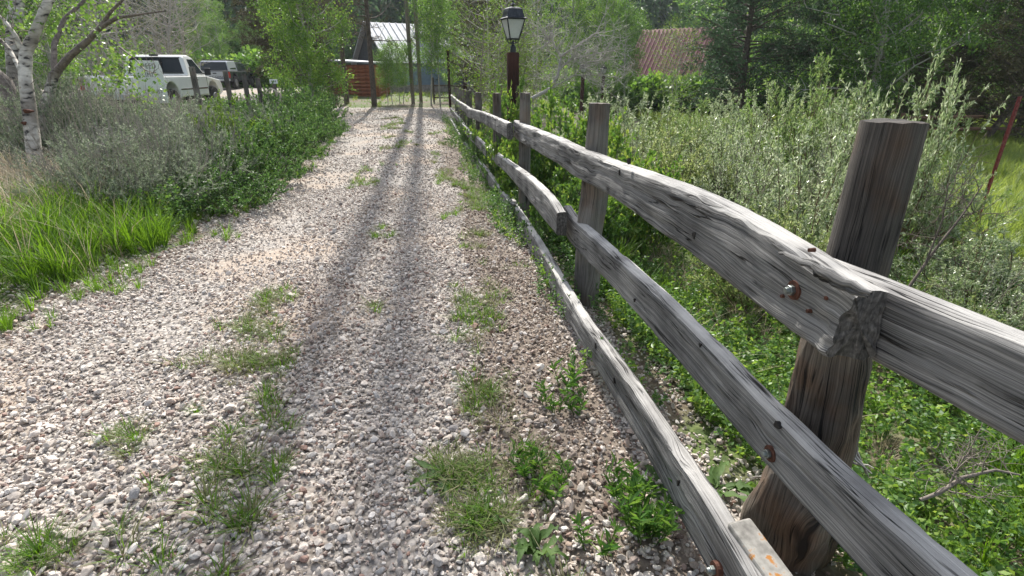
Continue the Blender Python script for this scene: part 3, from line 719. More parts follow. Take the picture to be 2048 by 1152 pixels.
def plant(name, cat, label, meshes, x, y, sc=1.0, rz=0.0, group=None, zs=None, names=('stems', 'foliage'), sink=.03, tilt=None):
    t = thing(name, label, cat, (x, y, Hs(x, y) - sink), rz, group)
    t.scale = (sc, sc, zs or sc)
    if tilt: t.rotation_euler = (tilt[0], tilt[1], rz)
    a = ob(names[0], meshes[0], t)
    if meshes[1]:
        b = ob(names[1], meshes[1], t)
    return t

PR = {}
for k in ('sage', 'snow', 'willow', 'bright'):
    PR[k] = [shrub_mesh(k, 1.0 if k != 'bright' else .8, 1.0 if k in ('snow', 'sage') else 1.25, 200 + i * 7 + len(k)) for i in range(3)]
PR['willow'] += [shrub_mesh('willow', 1.0, 1.25, 260 + i) for i in range(2)]
for q, k in ((1, 'willow_yellow'), (3, 'willow_dark')): PR['willow'][q][1].materials[0] = M[k]
PR['lime'] = [shrub_mesh('lime', 1, 1, 231)]
PR['thin'] = [shrub_mesh('thin', 1, 1.3, 241 + i) for i in range(2)]
PR_H = dict(sage=1.0, snow=1.0, willow=1.25, bright=1.25, lime=1.0, thin=1.3)

def shrubs(name, cat, kind, group, rows):
    for k, (u, y, h, rad, label) in enumerate(rows):
        x = ux(u, y, 0) if abs(u) > 30 else u
        v = PR[kind][k % len(PR[kind])]
        hk = dict(willow=1.2, thin=1.3, sage=1.14, snow=1.15, lime=1.1, bright=1.0)[kind]
        if kind in ('willow', 'thin') and u > 1870: hk = .72 if u < 2000 else .5
        rk = .98 if kind == 'willow' else 1.05
        plant(name, cat, label, v, x, y, rad * rk, k * 1.9 + .4, group, h * hk / PR_H[kind])

shrubs('sagebrush', 'sagebrush', 'sage', 'grey sagebrush on the left bank', [
    (135, 8.2, .85, .85, 'grey green sagebrush directly right of the near birch trunk'),
    (215, 6.2, .75, .8, 'low sagebrush with a bleached forked branch lying across it'),
    (330, 7.0, .8, .85, 'sagebrush between the tall grass and the green snowberry shrubs'),
    (140, 8.6, 1.0, 1.0, 'sagebrush behind the double birch with pale flower spikes'),
    (270, 8.6, .95, 1.0, 'dense grey sagebrush below the speed limit sign'),
    (390, 8.8, .85, .9, 'sagebrush in front of the tall post at the white pickup'),
    (190, 10.6, 1.05, 1.1, 'sagebrush under the overhanging birch leaves'),
    (330, 10.9, .8, 1.0, 'sagebrush hiding the rear wheel of the white pickup'),
    (60, 11.0, 1.0, 1.1, 'sagebrush behind the white birch trunk at the left edge'),
    (430, 10.6, .7, .85, 'sagebrush behind the lime green shrub'),
    (-30, 8.4, .9, .9, 'sagebrush left of the near birch trunk at the frame edge'),
    (535, 10.3, .75, .7, 'small silvery sagebrush among the green shrubs below the rope coil'),
    (300, 5.75, .72, .8, 'nearest sagebrush directly above the tall grass'),
    (225, 5.4, .62, .65, 'small sagebrush at the upper edge of the tall grass left of the nearest large one'),
    (395, 6.7, .8, .8, 'sagebrush bordering the green shrubs halfway down the bank'),
    (455, 7.3, .55, .45, 'small silver sage clump in front of the lime green shrub')])
shrubs('snowberry_shrub', 'shrub', 'snow', 'green snowberry shrubs along the drive', [
    (455, 6.1, .5, .7, 'low dark green shrub at the driveway edge next to the tall grass'),
    (490, 7.3, .75, .85, 'round green shrub bulging onto the gravel below the lime green shrub'),
    (555, 9.0, .8, .85, 'green shrub at the widest bulge of the driveway edge'),
    (588, 10.8, .9, .9, 'green shrub halfway along the left edge of the drive'),
    (618, 12.9, .95, .95, 'green shrub second from the far end of the left edge'),
    (632, 15.6, 1.0, 1.0, 'farthest green shrub where the drive widens'),
    (500, 12.6, .9, 1.0, 'green shrub at the foot of the two thin fence posts'),
    (575, 14.0, 1.0, 1.0, 'green shrub directly in front of the post with the rope coil'),
    (430, 14, .55, 1.0, 'green shrub in front of the front wheel of the white pickup')])
shrubs('lime_shrub', 'shrub', 'lime', None, [(470, 8.7, .95, .75, 'bright yellow green shrub standing out of the darker bank shrubs')])
shrubs('broadleaf_shrub', 'shrub', 'bright', 'broad leaved shrubs behind the rail fence', [
    (1110, 6.9, 1.55, .85, 'broad leaved bright shrub behind the third and second fence posts'),
    (1045, 7.6, 1.6, .7, 'broad leaved shrub wrapped round the brown lamp post'),
    (1175, 7.8, 1.5, .9, 'broad leaved shrub with a tall shoot beside the small far lanterns'),
    (1225, 5.6, 1.35, .75, 'broad leaved shrub just right of the split topped post'),
    (1010, 10.2, 1.6, .9, 'yellow green broad leaved shrub behind the fence left of the lamp post'),
    (1290, 5.9, 1.1, .65, 'lower broad leaved shrub reaching over the bowed top rail'),
    (1150, 4.9, .95, .6, 'broad leaved shrub showing between the top and middle rails')])
shrubs('fence_shrub', 'shrub', 'snow', 'dark green shrubs growing through the fence', [
    (.28, 7.0, .75, .5, 'dark leafy shrub between the rails left of the third post'),
    (-.1, 8.6, .75, .5, 'dark leafy shrub behind the middle rail joint'),
    (-.45, 10.2, .7, .5, 'dark leafy shrub at the fourth fence post'),
    (.62, 5.0, .65, .5, 'dark leafy shrub low behind the second bay of rails'),
    (-1.0, 13.0, .7, .6, 'dark leafy shrub at the far rails of the fence')])
shrubs('willow_shrub', 'willow', 'willow', 'silver green willows right of the fence', [
    (1265, 9.5, 1.35, 1.0, 'silver green willow left of the dark gap, in front of the red roof'),
    (1345, 7.6, 1.25, .95, 'willow bush directly above the bow of the top rail'),
    (1470, 7.2, 1.2, .9, 'darker willow bush in the hollow right of the bowed rail'),
    (1590, 8.6, 1.85, 1.2, 'tall yellow green willow in front of the dark pine'),
    (1680, 7.4, 1.7, 1.0, 'willow between the tall pine and the near grey post'),
    (1600, 5.0, 1.2, .85, 'near willow with shining leaves left of the near grey post'),
    (1530, 4.1, .85, .6, 'low willow touching the near half of the top rail'),
    (1790, 5.6, 1.75, .75, 'willow with a spray rising above the near grey post'),
    (1880, 6.0, 1.5, .8, 'willow right of the near grey post in front of the pole fence'),
    (1950, 4.2, 1.15, .75, 'near willow with dark leaning stems at the right'),
    (2060, 4.7, 1.2, .8, 'willow at the right edge under the red metal post'),
    (1900, 3.1, .85, .55, 'low willow directly right of the near grey post'),
    (1210, 12.5, 1.4, 1.1, 'willow behind the white dead bush'),
    (1330, 13, 1.3, 1.2, 'willow at the foot of the red roofed house'),
    (1450, 13.5, 1.5, 1.2, 'willow at the foot of the dark pine'),
    (1540, 12, 1.6, 1.2, 'willow behind the tall yellow green willow'),
    (1680, 12.5, 1.5, 1.2, 'willow below the big cottonwood trunk'),
    (2080, 3.3, .9, .6, 'lowest willow at the right edge of the frame'),
    (1400, 10.5, 1.3, 1.0, 'willow halfway between the fence and the dark pine')])
shrubs('thin_willow', 'willow', 'thin', 'thin twiggy willows', [
    (1500, 6.2, 1.25, .7, 'twiggy half bare willow in the dark hollow'),
    (1640, 6.3, 1.3, .7, 'twiggy willow with brown stems left of the near post'),
    (1975, 3.6, 1.1, .6, 'sparse willow with long bare stems below the red post'),
    (1420, 8.9, 1.25, .9, 'half bare grey willow behind the bow of the top rail')])

# ------------------------------------------------------------ background trees
AS = [decid_mesh(8, 1.9, 1.0, 300 + i, nl=17000, L=.068, W=.058) for i in range(3)]
ASH = [decid_mesh(6, 1.5, 1.9, 310 + i, nl=13000, stems=2, tr=.045, L=.068, W=.056) for i in range(2)]
OL = [decid_mesh(7, 2.0, .6, 320 + i, nl=4200, leaf='olive_leaf', wood='twig_white', stems=3, tr=.07, L=.05, W=.035) for i in range(2)]
LM = [decid_mesh(4.2, 1.3, .4, 330, nl=8000, leaf='lime_leaf', wood='twig', stems=3, tr=.04, L=.045, W=.035, nb=26)]
CW = [decid_mesh(11, 3.2, 1.0, 340 + i, nl=32000, L=.1, W=.075, tr=.17, nb=46, wood='bark_pale') for i in range(2)]
PN = [conifer_mesh(10, 2.4, .8, 350 + i, nb=200, per=14, nd=12, L=.17, W=.034) for i in range(2)]
JN = [conifer_mesh(8, 2.6, .9, 360 + i, nb=160, per=14, nd=12, leaf='juniper', cone=.35, L=.11, sag=.03, W=.042) for i in range(2)]
PD = [conifer_mesh(10, 2.8, 2.6, 370 + i, nb=46, per=8, nd=9, leaf='pine_dry', cone=.3, sag=.05, tr=.13) for i in range(2)]
BARE = [decid_mesh(6, 1.6, .5, 380 + i, nl=0, leaf='olive_leaf', wood='twig_white', stems=3, tr=.05, nb=22) for i in range(2)]
NT = ('trunk', 'crown')
def tree(u, y, mesh, sc, label, name='aspen_tree', cat='tree', group='trees behind the drive', rz=None, zs=None, tilt=None):
    x = ux(u, y); return plant(name, cat, label, mesh, x, y, sc, u * .37 if rz is None else rz, group, zs, NT, .1, tilt)

BT = 'trees on the left beyond the bank'
tree(150, 11.5, AS[0], .62, 'bright leafy aspen right behind the near birches', group=BT)
tree(30, 14, AS[1], .8, 'leafy aspen at the left edge behind the white birch trunk', group=BT)
tree(225, 19, OL[0], .95, 'grey twiggy tree left of the white pickup cab', 'bare_tree', group=BT)
tree(300, 24, OL[1], 1.1, 'grey twiggy tree right behind the white pickup cab', 'bare_tree', group=BT)
tree(345, 28, OL[0], 1.2, 'olive thicket tree behind the pickup door', 'bare_tree', group=BT)
tree(383, 30, BARE[0], 1.4, 'slender white barked tree with bare forked top', 'bare_tree', group=BT)
tree(120, 24, OL[1], 1.1, 'olive grey tree behind the bright leafy aspen', 'bare_tree', group=BT)
tree(415, 47, AS[2], .9, 'aspen directly behind the topper of the grey pickup', group=BT)
tree(455, 50, AS[0], .85, 'aspen behind the cab of the grey pickup', group=BT)
tree(500, 52, AS[1], .75, 'thin aspen between the grey pickup and the juniper', group=BT)
tree(545, 54, AS[2], .8, 'far aspen seen past the juniper trunk', group=BT)
tree(575, 31, JN[0], 1.0, 'brown green juniper with a bare lower trunk behind the rope post', 'juniper_tree', group='conifers round the yard')
tree(612, 34, JN[1], 1.1, 'dark juniper behind the large bushy aspen', 'juniper_tree', group='conifers round the yard')
tree(628, 20.5, decid_mesh(7.5, 2.0, .35, 399, nl=34000, nb=52, L=.075, W=.065), .88, 'large bushy aspen at the far end of the left bank', group='trees round the cabin')
tree(655, 22.5, JN[1], .32, 'small dark juniper at the foot of the bushy aspen', 'juniper_tree', group='conifers round the yard')
tree(693, 26, PD[0], 1.0, 'pine with dark trunk left of the red log cabin', 'pine_tree', group='conifers round the yard')
tree(748, 24.5, PD[1], 1.0, 'sparse pine standing straight in front of the red log cabin', 'pine_tree', group='conifers round the yard')
tree(715, 45, PN[0], 1.0, 'dark pine behind the log cabin roof', 'pine_tree', group='conifers round the yard')
tree(776, 25.5, ASH[0], .44, 'thin leaning aspen right of the log cabin', group='trees round the cabin', tilt=(0, .12))
tree(799, 26, ASH[1], .48, 'thin aspen in front of the blue wall', group='trees round the cabin')
tree(862, 25, ASH[0], .85, 'leafy aspen clump covering the end of the metal roof', group='trees round the cabin')
tree(905, 29, AS[0], .65, 'aspen behind the dark gate post', group='trees round the cabin')
tree(870, 40, PN[1], .9, 'far pine above the dark rail fence', 'pine_tree', group='conifers round the yard')
tree(930, 38, PN[0], .8, 'far pine behind the small lantern', 'pine_tree', group='conifers round the yard')
tree(962, 13.5, LM[0], .8, 'yellow green small tree behind the far end of the fence', 'small_tree', group='trees right of the fence')
tree(1010, 14.5, LM[0], .72, 'small leafy tree directly behind the black lantern', 'small_tree', group='trees right of the fence')
tree(990, 19, BARE[1], .95, 'grey dead tree left of the black lantern', 'dead_tree', group='trees right of the fence')
tree(1065, 20, BARE[0], .85, 'grey dead tree just right of the black lantern', 'dead_tree', group='trees right of the fence')
tree(985, 24, JN[0], .75, 'dark juniper behind the dead tree left of the lantern', 'juniper_tree', group='conifers right of the fence')
R = 'tree wall right of the fence'
tree(1085, 29, AS[1], .85, 'aspen behind the crooked dead bush', group=R)
tree(1150, 32, AS[2], .9, 'aspen above the lantern half hidden by dead twigs', group=R)
tree(1200, 30, AS[0], .85, 'aspen left of the red roof with a pale trunk', group=R)
tree(1250, 27, AS[1], .66, 'leafy aspen covering the left part of the red roof', group=R)
VEIL = decid_mesh(5, 1.7, 1.2, 395, nl=3600, L=.06, W=.05, leaf='lime_leaf', stems=2, tr=.035)
tree(1340, 24, VEIL, .8, 'slim aspen whose thin crown veils the red roof', group=R)
tree(1482, 24, PN[0], 1.15, 'big dark pine right of the red roof', 'pine_tree', group=R)
tree(1440, 27, PN[1], .55, 'small pine at the foot of the big dark pine', 'pine_tree', group=R)
tree(1570, 31, CW[0], .8, 'sunlit cottonwood between the two pines', 'cottonwood_tree', group=R)
tree(1640, 23, PN[1], 1.1, 'pine left of the large cottonwood trunk', 'pine_tree', group=R)
tree(1737, 20, CW[1], .95, 'large cottonwood with a straight pale trunk behind the near post', 'cottonwood_tree', group=R)
tree(1800, 25, CW[0], 1.0, 'cottonwood right of the large pale trunk', 'cottonwood_tree', group=R)
tree(1885, 23, CW[1], .8, 'cottonwood over the brown pole fence', 'cottonwood_tree', group=R)
tree(1965, 30, CW[0], .75, 'sunlit cottonwood at the upper right', 'cottonwood_tree', group=R)
tree(1985, 19, JN[1], .85, 'leaning juniper at the right end of the pole fence', 'juniper_tree', group=R, tilt=(0, .3))
tree(2050, 21, JN[0], .8, 'juniper at the right edge', 'juniper_tree', group=R)
tree(1910, 21.5, JN[1], .45, 'dark low juniper behind the brown pole fence', 'juniper_tree', group=R)
tree(1700, 26, JN[0], .6, 'dark juniper behind the base of the large cottonwood', 'juniper_tree', group=R)
tree(1830, 19.8, JN[0], .38, 'low dark juniper left of the pole fence', 'juniper_tree', group=R)

# two tall aspens at the end of the drive throw the long stripes of shade down it
def tall_aspen(x, y, lean, seed, label):
    r = np.random.default_rng(seed); h = 30
    tp = branch_path([0, 0, 0], [lean, 0, 1], h, 16, .0015, r)
    paths = [(tp, np.concatenate([np.linspace(.085, .14, 13), np.linspace(.13, .06, 4)]))]; C = []; D = []
    for b in range(16):
        q = .8 + .2 * b / 16; i0 = min(int(q * 16), 15); o = tp[i0]; a = b * 2.4; d = norm(np.array([math.cos(a), math.sin(a), .7])); ln = r.uniform(.8, 1.7)
        bp = branch_path(o, d, ln, 5, .12, r); paths.append((bp, np.linspace(.035, .008, 6)))
        for k in range(5):
            oo = bp[r.integers(2, 6)]; C.append(oo + r.normal(0, .22, (12, 3))); D.append(r.normal(0, 1, (12, 3)))
    wv, wf = tubes(paths, 8); C = np.concatenate(C); D = np.concatenate(D); V, Fs = leaves(C, D, .08 * np.ones(len(C)), .07 * np.ones(len(C)), r)
    t = thing('tall_aspen', label, 'tree', (x, y, Hs(x, y) - .1), 0, 'tall aspens at the end of the drive')
    ob('trunk', mesh_np('trunk', wv, wf, M['twig'], True), t); ob('crown', mesh_np('crown', V, Fs, M['aspen_leaf']), t)
tall_aspen(-4.62, 26.0, .0, 5, 'tall straight aspen, left of the pair at the end of the drive')
tall_aspen(-4.46, 27.3, .0, 6, 'tall straight aspen, right of the pair at the end of the drive')

# hillside forest, one mass
def far_conifer(seed):
    r = np.random.default_rng(seed); n = 260
    z = r.uniform(.08, 1, n); a = r.uniform(0, 6.28, n); rad = (1 - z) * .24 * r.uniform(.5, 1.1, n) + .01
    C = np.stack([np.cos(a) * rad, np.sin(a) * rad, z], 1); D = np.stack([np.cos(a), np.sin(a), -.5 * np.ones(n)], 1)
    V, Fs = leaves(C, D, .11, .07, r); return mesh_np('far tree', V, Fs, M['pine'])
def far_decid(seed):
    r = np.random.default_rng(seed); n = 300
    D = norm(r.normal(size=(n, 3))); C = D * r.uniform(.2, .42, (n, 1)) * [1, 1, 1.1] + [0, 0, .5]
    V, Fs = leaves(C, r.normal(size=(n, 3)), .12, .1, r); return mesh_np('far bush', V, Fs, M['aspen_leaf'])
n = 5200; r_ = rng.uniform(72, 320, n) ; az = np.radians(rng.uniform(-58, 58, n)); x = r_ * np.sin(az); y = r_ * np.cos(az)
dens = np.where(np.degrees(az) < 6, .95, .28) * (fbm(x / 35, y / 35, 77) > -.35); m = rng.random(n) < dens
P = np.stack([x, y, hillz(x, y) - .3], 1)[m]; scatter('hillside_forest', P, [far_conifer(k) for k in range(3)], rng.uniform(6, 13, len(P)), seed=5)
n = 5200; r_ = rng.uniform(64, 200, n); az = np.radians(rng.uniform(-58, 58, n)); x = r_ * np.sin(az); y = r_ * np.cos(az); m = rng.random(n) < .8
P = np.stack([x, y, hillz(x, y) - .3], 1)[m]; scatter('hillside_shrubbery', P, [far_decid(k) for k in range(3)], rng.uniform(1.6, 4.5, len(P)), seed=6)

n = 1500; x = rng.uniform(-2, 42, n); y = rng.uniform(27, 62, n); m = (x > 3) & ((x < 8) | (x > 17) | (y < 34))
P = np.stack([x, y, H(x, y) - .3], 1)[m]; scatter('background_shrubbery', P, [far_decid(k + 9) for k in range(3)], rng.uniform(1.0, 2.6, len(P)), seed=7)
n = 900; x = rng.uniform(-46, -4, n); y = rng.uniform(43, 66, n)
P = np.stack([x, y, H(x, y) - .3], 1); scatter('yard_edge_shrubbery', P, [far_decid(k + 9) for k in range(3)], rng.uniform(1.2, 3.4, len(P)), seed=8)

# ------------------------------------------------------------ near birches on the left
def pathpx(pts):   # (u, v, t, r)
    P = np.array([pt(u, v, t) for u, v, t, r in pts]); R = np.array([r for *_, r in pts])
    k = np.arange(len(P)); kk = np.linspace(0, len(P) - 1, (len(P) - 1) * 5 + 1)
    return np.stack([np.interp(kk, k, P[:, i]) for i in range(3)], 1), np.interp(kk, k, R)
def twigs(P, R, n, ln, r, start=.3, rad=.006, up=.3):
    out = []
    for k in range(n):
        i = int(r.uniform(start, 1) * (len(P) - 1)); T = norm(P[min(i + 1, len(P) - 1)] - P[max(i - 1, 0)])
        d = norm(T * .6 + r.normal(0, .7, 3) + [0, 0, up]); b = branch_path(P[i], d, ln * r.uniform(.4, 1.2), 6, .22, r); out.append((b, np.linspace(rad, rad * .25, 7)))
        for q in range(2):
            j = r.integers(2, 6); out.append((branch_path(b[j], norm(d + r.normal(0, .7, 3)), ln * .45, 4, .25, r), np.linspace(rad * .5, rad * .2, 5)))
    return out
def near_birch(name, label, trunks, bark, ntw, leafpx=None, seed=1, tw='twig', limb=()):
    r = np.random.default_rng(seed); T = [pathpx(t) for t in trunks]; Lb = [pathpx(t) for t in limb]
    base = T[0][0][0]; t = thing(name, label, 'tree', tuple(base)); off = np.array(base)
    def rel(L): return [(P - off, R) for P, R in L]
    wv, wf = tubes(rel(T), 12)
    wv = wv + .012 * norm(wv) * vnoise(wv[:, 2] * 22, wv[:, 0] * 14, 3)[:, None]
    ob('trunk', mesh_np('trunk', wv, wf, M[bark], True), t)
    for P, R in Lb:
        wv, wf = tubes([(P - off, R)], 8); ob('limb', mesh_np('limb', wv, wf, M['bark_limb'], True), t)
    tws = []
    for P, R in T + Lb: tws += twigs(P - off, R, ntw, .7, r)
    wv, wf = tubes(tws, 4); o = ob('twigs', mesh_np('twigs', wv, wf, M[tw], True), t, 'stuff')
    C = []
    for (u0, u1, v0, v1, t0, t1, n) in (leafpx or ()):
        cl = [(r.uniform(u0, u1), r.uniform(v0, v1), r.uniform(t0, t1)) for k in range(max(3, n // 14))]
        for c in cl:
            p = np.array(pt(*c)) - off; C.append(p + r.normal(0, .10, (14, 3)))
    if C:
        C = np.concatenate(C); D = r.normal(0, 1, (len(C), 3)) + [0, 0, -.7]
        V, Fs = leaves(C, D, .052 * r.uniform(.7, 1.2, len(C)), .046 * r.uniform(.7, 1.2, len(C)), r, .12, .1)
        ob('crown', mesh_np('crown', V, Fs, M['birch_leaf']), t)
    return t
M['bark_limb'] = plain('dark birch limb bark', (.17, .14, .12), .85, 0, .5, 25)
tb = near_birch('birch_tree', 'near birch with black scarred white bark and rusty wound band', [
    [(80, 372, 6.6, 0.092), (68, 300, 6.6, 0.079), (58, 215, 6.6, 0.076), (50, 150, 6.6, 0.069), (52, 105, 6.6, 0.066), (72, 60, 6.6, 0.056), (98, 0, 6.6, 0.050), (120, -60, 6.7, 0.040), (150, -200, 6.8, 0.020)],
    [(48, 110, 6.6, 0.033), (30, 70, 6.5, 0.026), (8, 40, 6.5, 0.020), (-30, 10, 6.4, 0.013)],
    [(45, 150, 6.6, 0.026), (20, 100, 6.7, 0.023), (-10, 70, 6.7, 0.020)]], 'birch', 9,
    [(-20, 60, -40, 60, 6.4, 7.4, 90), (60, 200, -60, 40, 6.4, 7.6, 260)], 3, 'twig')
near_birch('birch_tree', 'slim birch stem with a long dark limb reaching over the sagebrush', [
    [(88, 262, 7.9, .075), (86, 220, 7.9, .07), (98, 185, 7.9, .065), (108, 150, 7.9, .065), (116, 140, 7.9, .06)]], 'birch', 3,
    [(190, 272, 92, 190, 6.8, 8.2, 380), (262, 322, 158, 192, 6.9, 8.0, 60), (120, 250, -20, 90, 8.2, 9.6, 520)], 4, 'twig',
    [[(112, 145, 7.9, .055), (140, 112, 7.8, .048), (175, 82, 7.7, .042), (200, 55, 7.6, .035), (235, 35, 7.5, .025), (285, 28, 7.4, .014), (330, 22, 7.3, .008)],
     [(108, 150, 7.9, .04), (108, 90, 8, .038), (128, 38, 8.1, .03), (165, 5, 8.2, .024), (200, -40, 8.3, .015)],
     [(200, 55, 7.6, .03), (220, 25, 7.5, .022), (245, 0, 7.4, .015), (260, -40, 7.4, .01)],
     [(240, 95, 7.6, .016), (270, 118, 7.4, .012), (290, 140, 7.3, .008), (318, 150, 7.2, .005)]])
near_birch('birch_tree', 'straight clean white birch trunk at the left edge', [
    [(36, 270, 9.6, .13), (32, 180, 9.6, .12), (26, 90, 9.6, .115), (34, 0, 9.6, .11), (38, -120, 9.6, .09)]], 'birch', 4, [(-40, 110, -80, 60, 9.0, 10.2, 300)], 5)
near_birch('leaning_tree', 'dark rough trunk leaning out of the left edge', [
    [(52, 290, 8.8, .13), (32, 225, 8.8, .12), (10, 165, 8.7, .11), (-30, 130, 8.6, .1), (-90, 90, 8.6, .08)]], 'bark_limb', 4, None, 6)
for P_, (s1, s2) in ((tb, (.13, .1)),):
    b = MB(); 
for (u, v, t, w, h) in ((58, 222, 6.5, .07, .026), (50, 246, 6.5, .035, .022)):
    c = pt(u, v, t); m_ = MB()
    V = []
    for k in range(14):
        a = k / 14 * 6.283; rr_ = 1 + .2 * math.sin(3 * a + u); V.append((w * rr_ * math.cos(a), -.012, h * rr_ * math.sin(a)))
    V2_ = [(x_ * .8, -.03, z_ * .7) for x_, y_, z_ in V]
    m_.add(V + V2_, [tuple(range(14, 28))] + [(k, (k + 1) % 14, 14 + (k + 1) % 14, 14 + k) for k in range(14)])
    o = m_.build('bark_wound', M['rust'], tb); o.location = c - tb.location

# bleached branch on the sagebrush and the crooked dead bush
def dead_wood(name, label, cat, mains, n, ln, seed, mat='twig_white', rad=.006):
    r = np.random.default_rng(seed); T = [pathpx(t) for t in mains]; off = T[0][0][0]
    t = thing(name, label, cat, tuple(off)); wv, wf = tubes([(P - off, R) for P, R in T], 7); ob('limb', mesh_np('limb', wv, wf, M[mat], True), t)
    tw = []
    for P, R in T: tw += twigs(P - off, R, n, ln, r, .15, rad, .1)
    more = []
    for P, R in tw[::2]: more += [(branch_path(P[r.integers(1, len(P))], norm(r.normal(size=3) + [0, 0, .2]), ln * .4, 4, .3, r), np.linspace(rad * .5, rad * .2, 5)) for k in range(3)]
    wv, wf = tubes(tw + more, 4); ob('twigs', mesh_np('twigs', wv, wf, M[mat], True), t, 'stuff')
dead_wood('fallen_branch', 'bleached forked branch lying on the sagebrush', 'branch', [
    [(165, 284, 6.0, .009), (205, 290, 5.9, .010), (245, 284, 5.9, .008), (290, 268, 5.9, .004)], [(195, 289, 5.9, .007), (212, 262, 5.9, .004)], [(225, 289, 5.9, .007), (250, 300, 5.9, .004)]], 5, .2, 11, rad=.004)
dead_wood('dead_bush', 'crooked white dead bush right of the brown lamp post', 'bush', [
    [(1040, 215, 9.8, 0.036), (1062, 198, 9.8, 0.036), (1100, 178, 9.8, 0.032), (1116, 150, 9.8, 0.029), (1122, 112, 9.8, 0.025), (1160, 88, 9.7, 0.018), (1200, 60, 9.6, 0.009)],
    [(1118, 140, 9.8, 0.022), (1140, 120, 9.7, 0.016), (1190, 108, 9.6, 0.011), (1245, 98, 9.5, 0.006)],
    [(1105, 175, 9.8, 0.016), (1150, 150, 9.7, 0.013), (1200, 150, 9.6, 0.009), (1250, 158, 9.5, 0.004)],
    [(1122, 112, 9.8, 0.014), (1105, 85, 9.8, 0.010), (1080, 70, 9.8, 0.006)],
    [(1150, 150, 9.7, 0.010), (1172, 125, 9.6, 0.007), (1215, 118, 9.6, 0.004)]], 30, .6, 12, rad=.007)
dead_wood('dead_branch', 'grey dead branch lying in the undergrowth right of the near post', 'branch', [
    [(1840, 1000, 2.1, 0.0072), (1880, 985, 2.1, 0.0084), (1925, 955, 2.1, 0.0072), (1990, 940, 2.1, 0.0054), (2040, 950, 2.1, 0.0036)], [(1900, 965, 2.1, 0.0042), (1930, 910, 2.1, 0.0024)]], 12, .2, 13, rad=.003, mat='twig')
dead_wood('dead_willow_stem', 'dark forked bare willow stem leaning toward the red metal post', 'stem', [
    [(1800, 600, 3.9, .012), (1870, 500, 3.9, .010), (1925, 430, 3.9, .007), (1965, 370, 3.9, .004)], [(1850, 530, 3.9, .008), (1885, 440, 3.85, .005), (1895, 380, 3.8, .003)]], 12, .4, 14, 'bark_dark', .004)

# ------------------------------------------------------------ rail fence
fence = thing('rail_fence', 'weathered grey three rail timber fence along the right side of the gravel drive', 'fence')

def post_mesh(h0, h1, prof, seed, flat=0.0, n=28, m=70, mat='post', top=.003, gnarl=0.0):
    """prof: list of (z, rx, ry)"""
    r = np.random.default_rng(seed); z = np.linspace(h0, h1, m); pz = [p[0] for p in prof]
    rx = np.interp(z, pz, [p[1] for p in prof]); ry = np.interp(z, pz, [p[2] for p in prof])
    th = np.arange(n + 1) / n * 2 * np.pi; Z_, T_ = np.meshgrid(z, th, indexing='ij')
    nz = 1 + .05 * vnoise(np.cos(T_) * 3 + seed, Z_ * 1.2 + np.sin(T_) * 2, seed) + .045 * vnoise(T_ * 5.1 * (1 - 1 / n * 0), Z_ * 1.6, seed + 3) * np.sin(T_ / 2) ** .2
    gro = np.minimum(0, vnoise(T_ * 7, Z_ * .9, seed + 9) + .45) * .12
    k = nz + gro
    if gnarl:
        gz = ss((.95 - Z_) / .25); k = k + gnarl * gz * (fbm(np.cos(T_) * 1.6 + 5, Z_ * 5 + np.sin(T_) * 1.6, seed + 20) + .7 * np.exp(-((Z_ - .62) / .05) ** 2) * np.exp(-((T_ - 4.2) / .45) ** 2) - np.abs(vnoise(T_ * 2.4, Z_ * 2.2, seed + 22)) * .5)
    k[:, -1] = k[:, 0]
    cs, sn = np.cos(T_), np.sin(T_); sq = 1 / np.maximum(np.abs(cs), np.abs(sn)) ** flat
    Xv = cs * sq * rx[:, None] * k; Yv = sn * sq * ry[:, None] * k
    Zv = Z_ + 0
    Zv[-1] += top * vnoise(cs[-1] * 3, sn[-1] * 3, seed)
    if gnarl: Xv = Xv + .03 * vnoise(Z_ * 2.3, Z_ * 0 + 3, seed + 24) * ss((.95 - Z_) / .3)
    V = np.stack([Xv, Yv, Zv], -1).reshape(-1, 3); w = n + 1
    i = np.arange(m - 1)[:, None] * w; j = np.arange(n)[None]
    Q = np.stack([i + j, i + j + 1, i + w + j + 1, i + w + j], -1).reshape(-1, 4)
    UV = np.stack([Z_, T_ * rx.mean()], -1).reshape(-1, 2)
    # cap
    cc = np.array([[0, 0, h1 + .004]]); c0 = len(V)
    ring = V[(m - 1) * w:(m - 1) * w + n]; V = np.concatenate([V, ring, cc]); UV = np.concatenate([UV, ring[:, :2] * [.3, 1], [[0, 0]]])
    tri = np.stack([c0 + np.arange(n), c0 + (np.arange(n) + 1) % n, np.full(n, c0 + n)], 1)
    return mesh_np('post', V, [Q, tri], M[mat], True, UV)

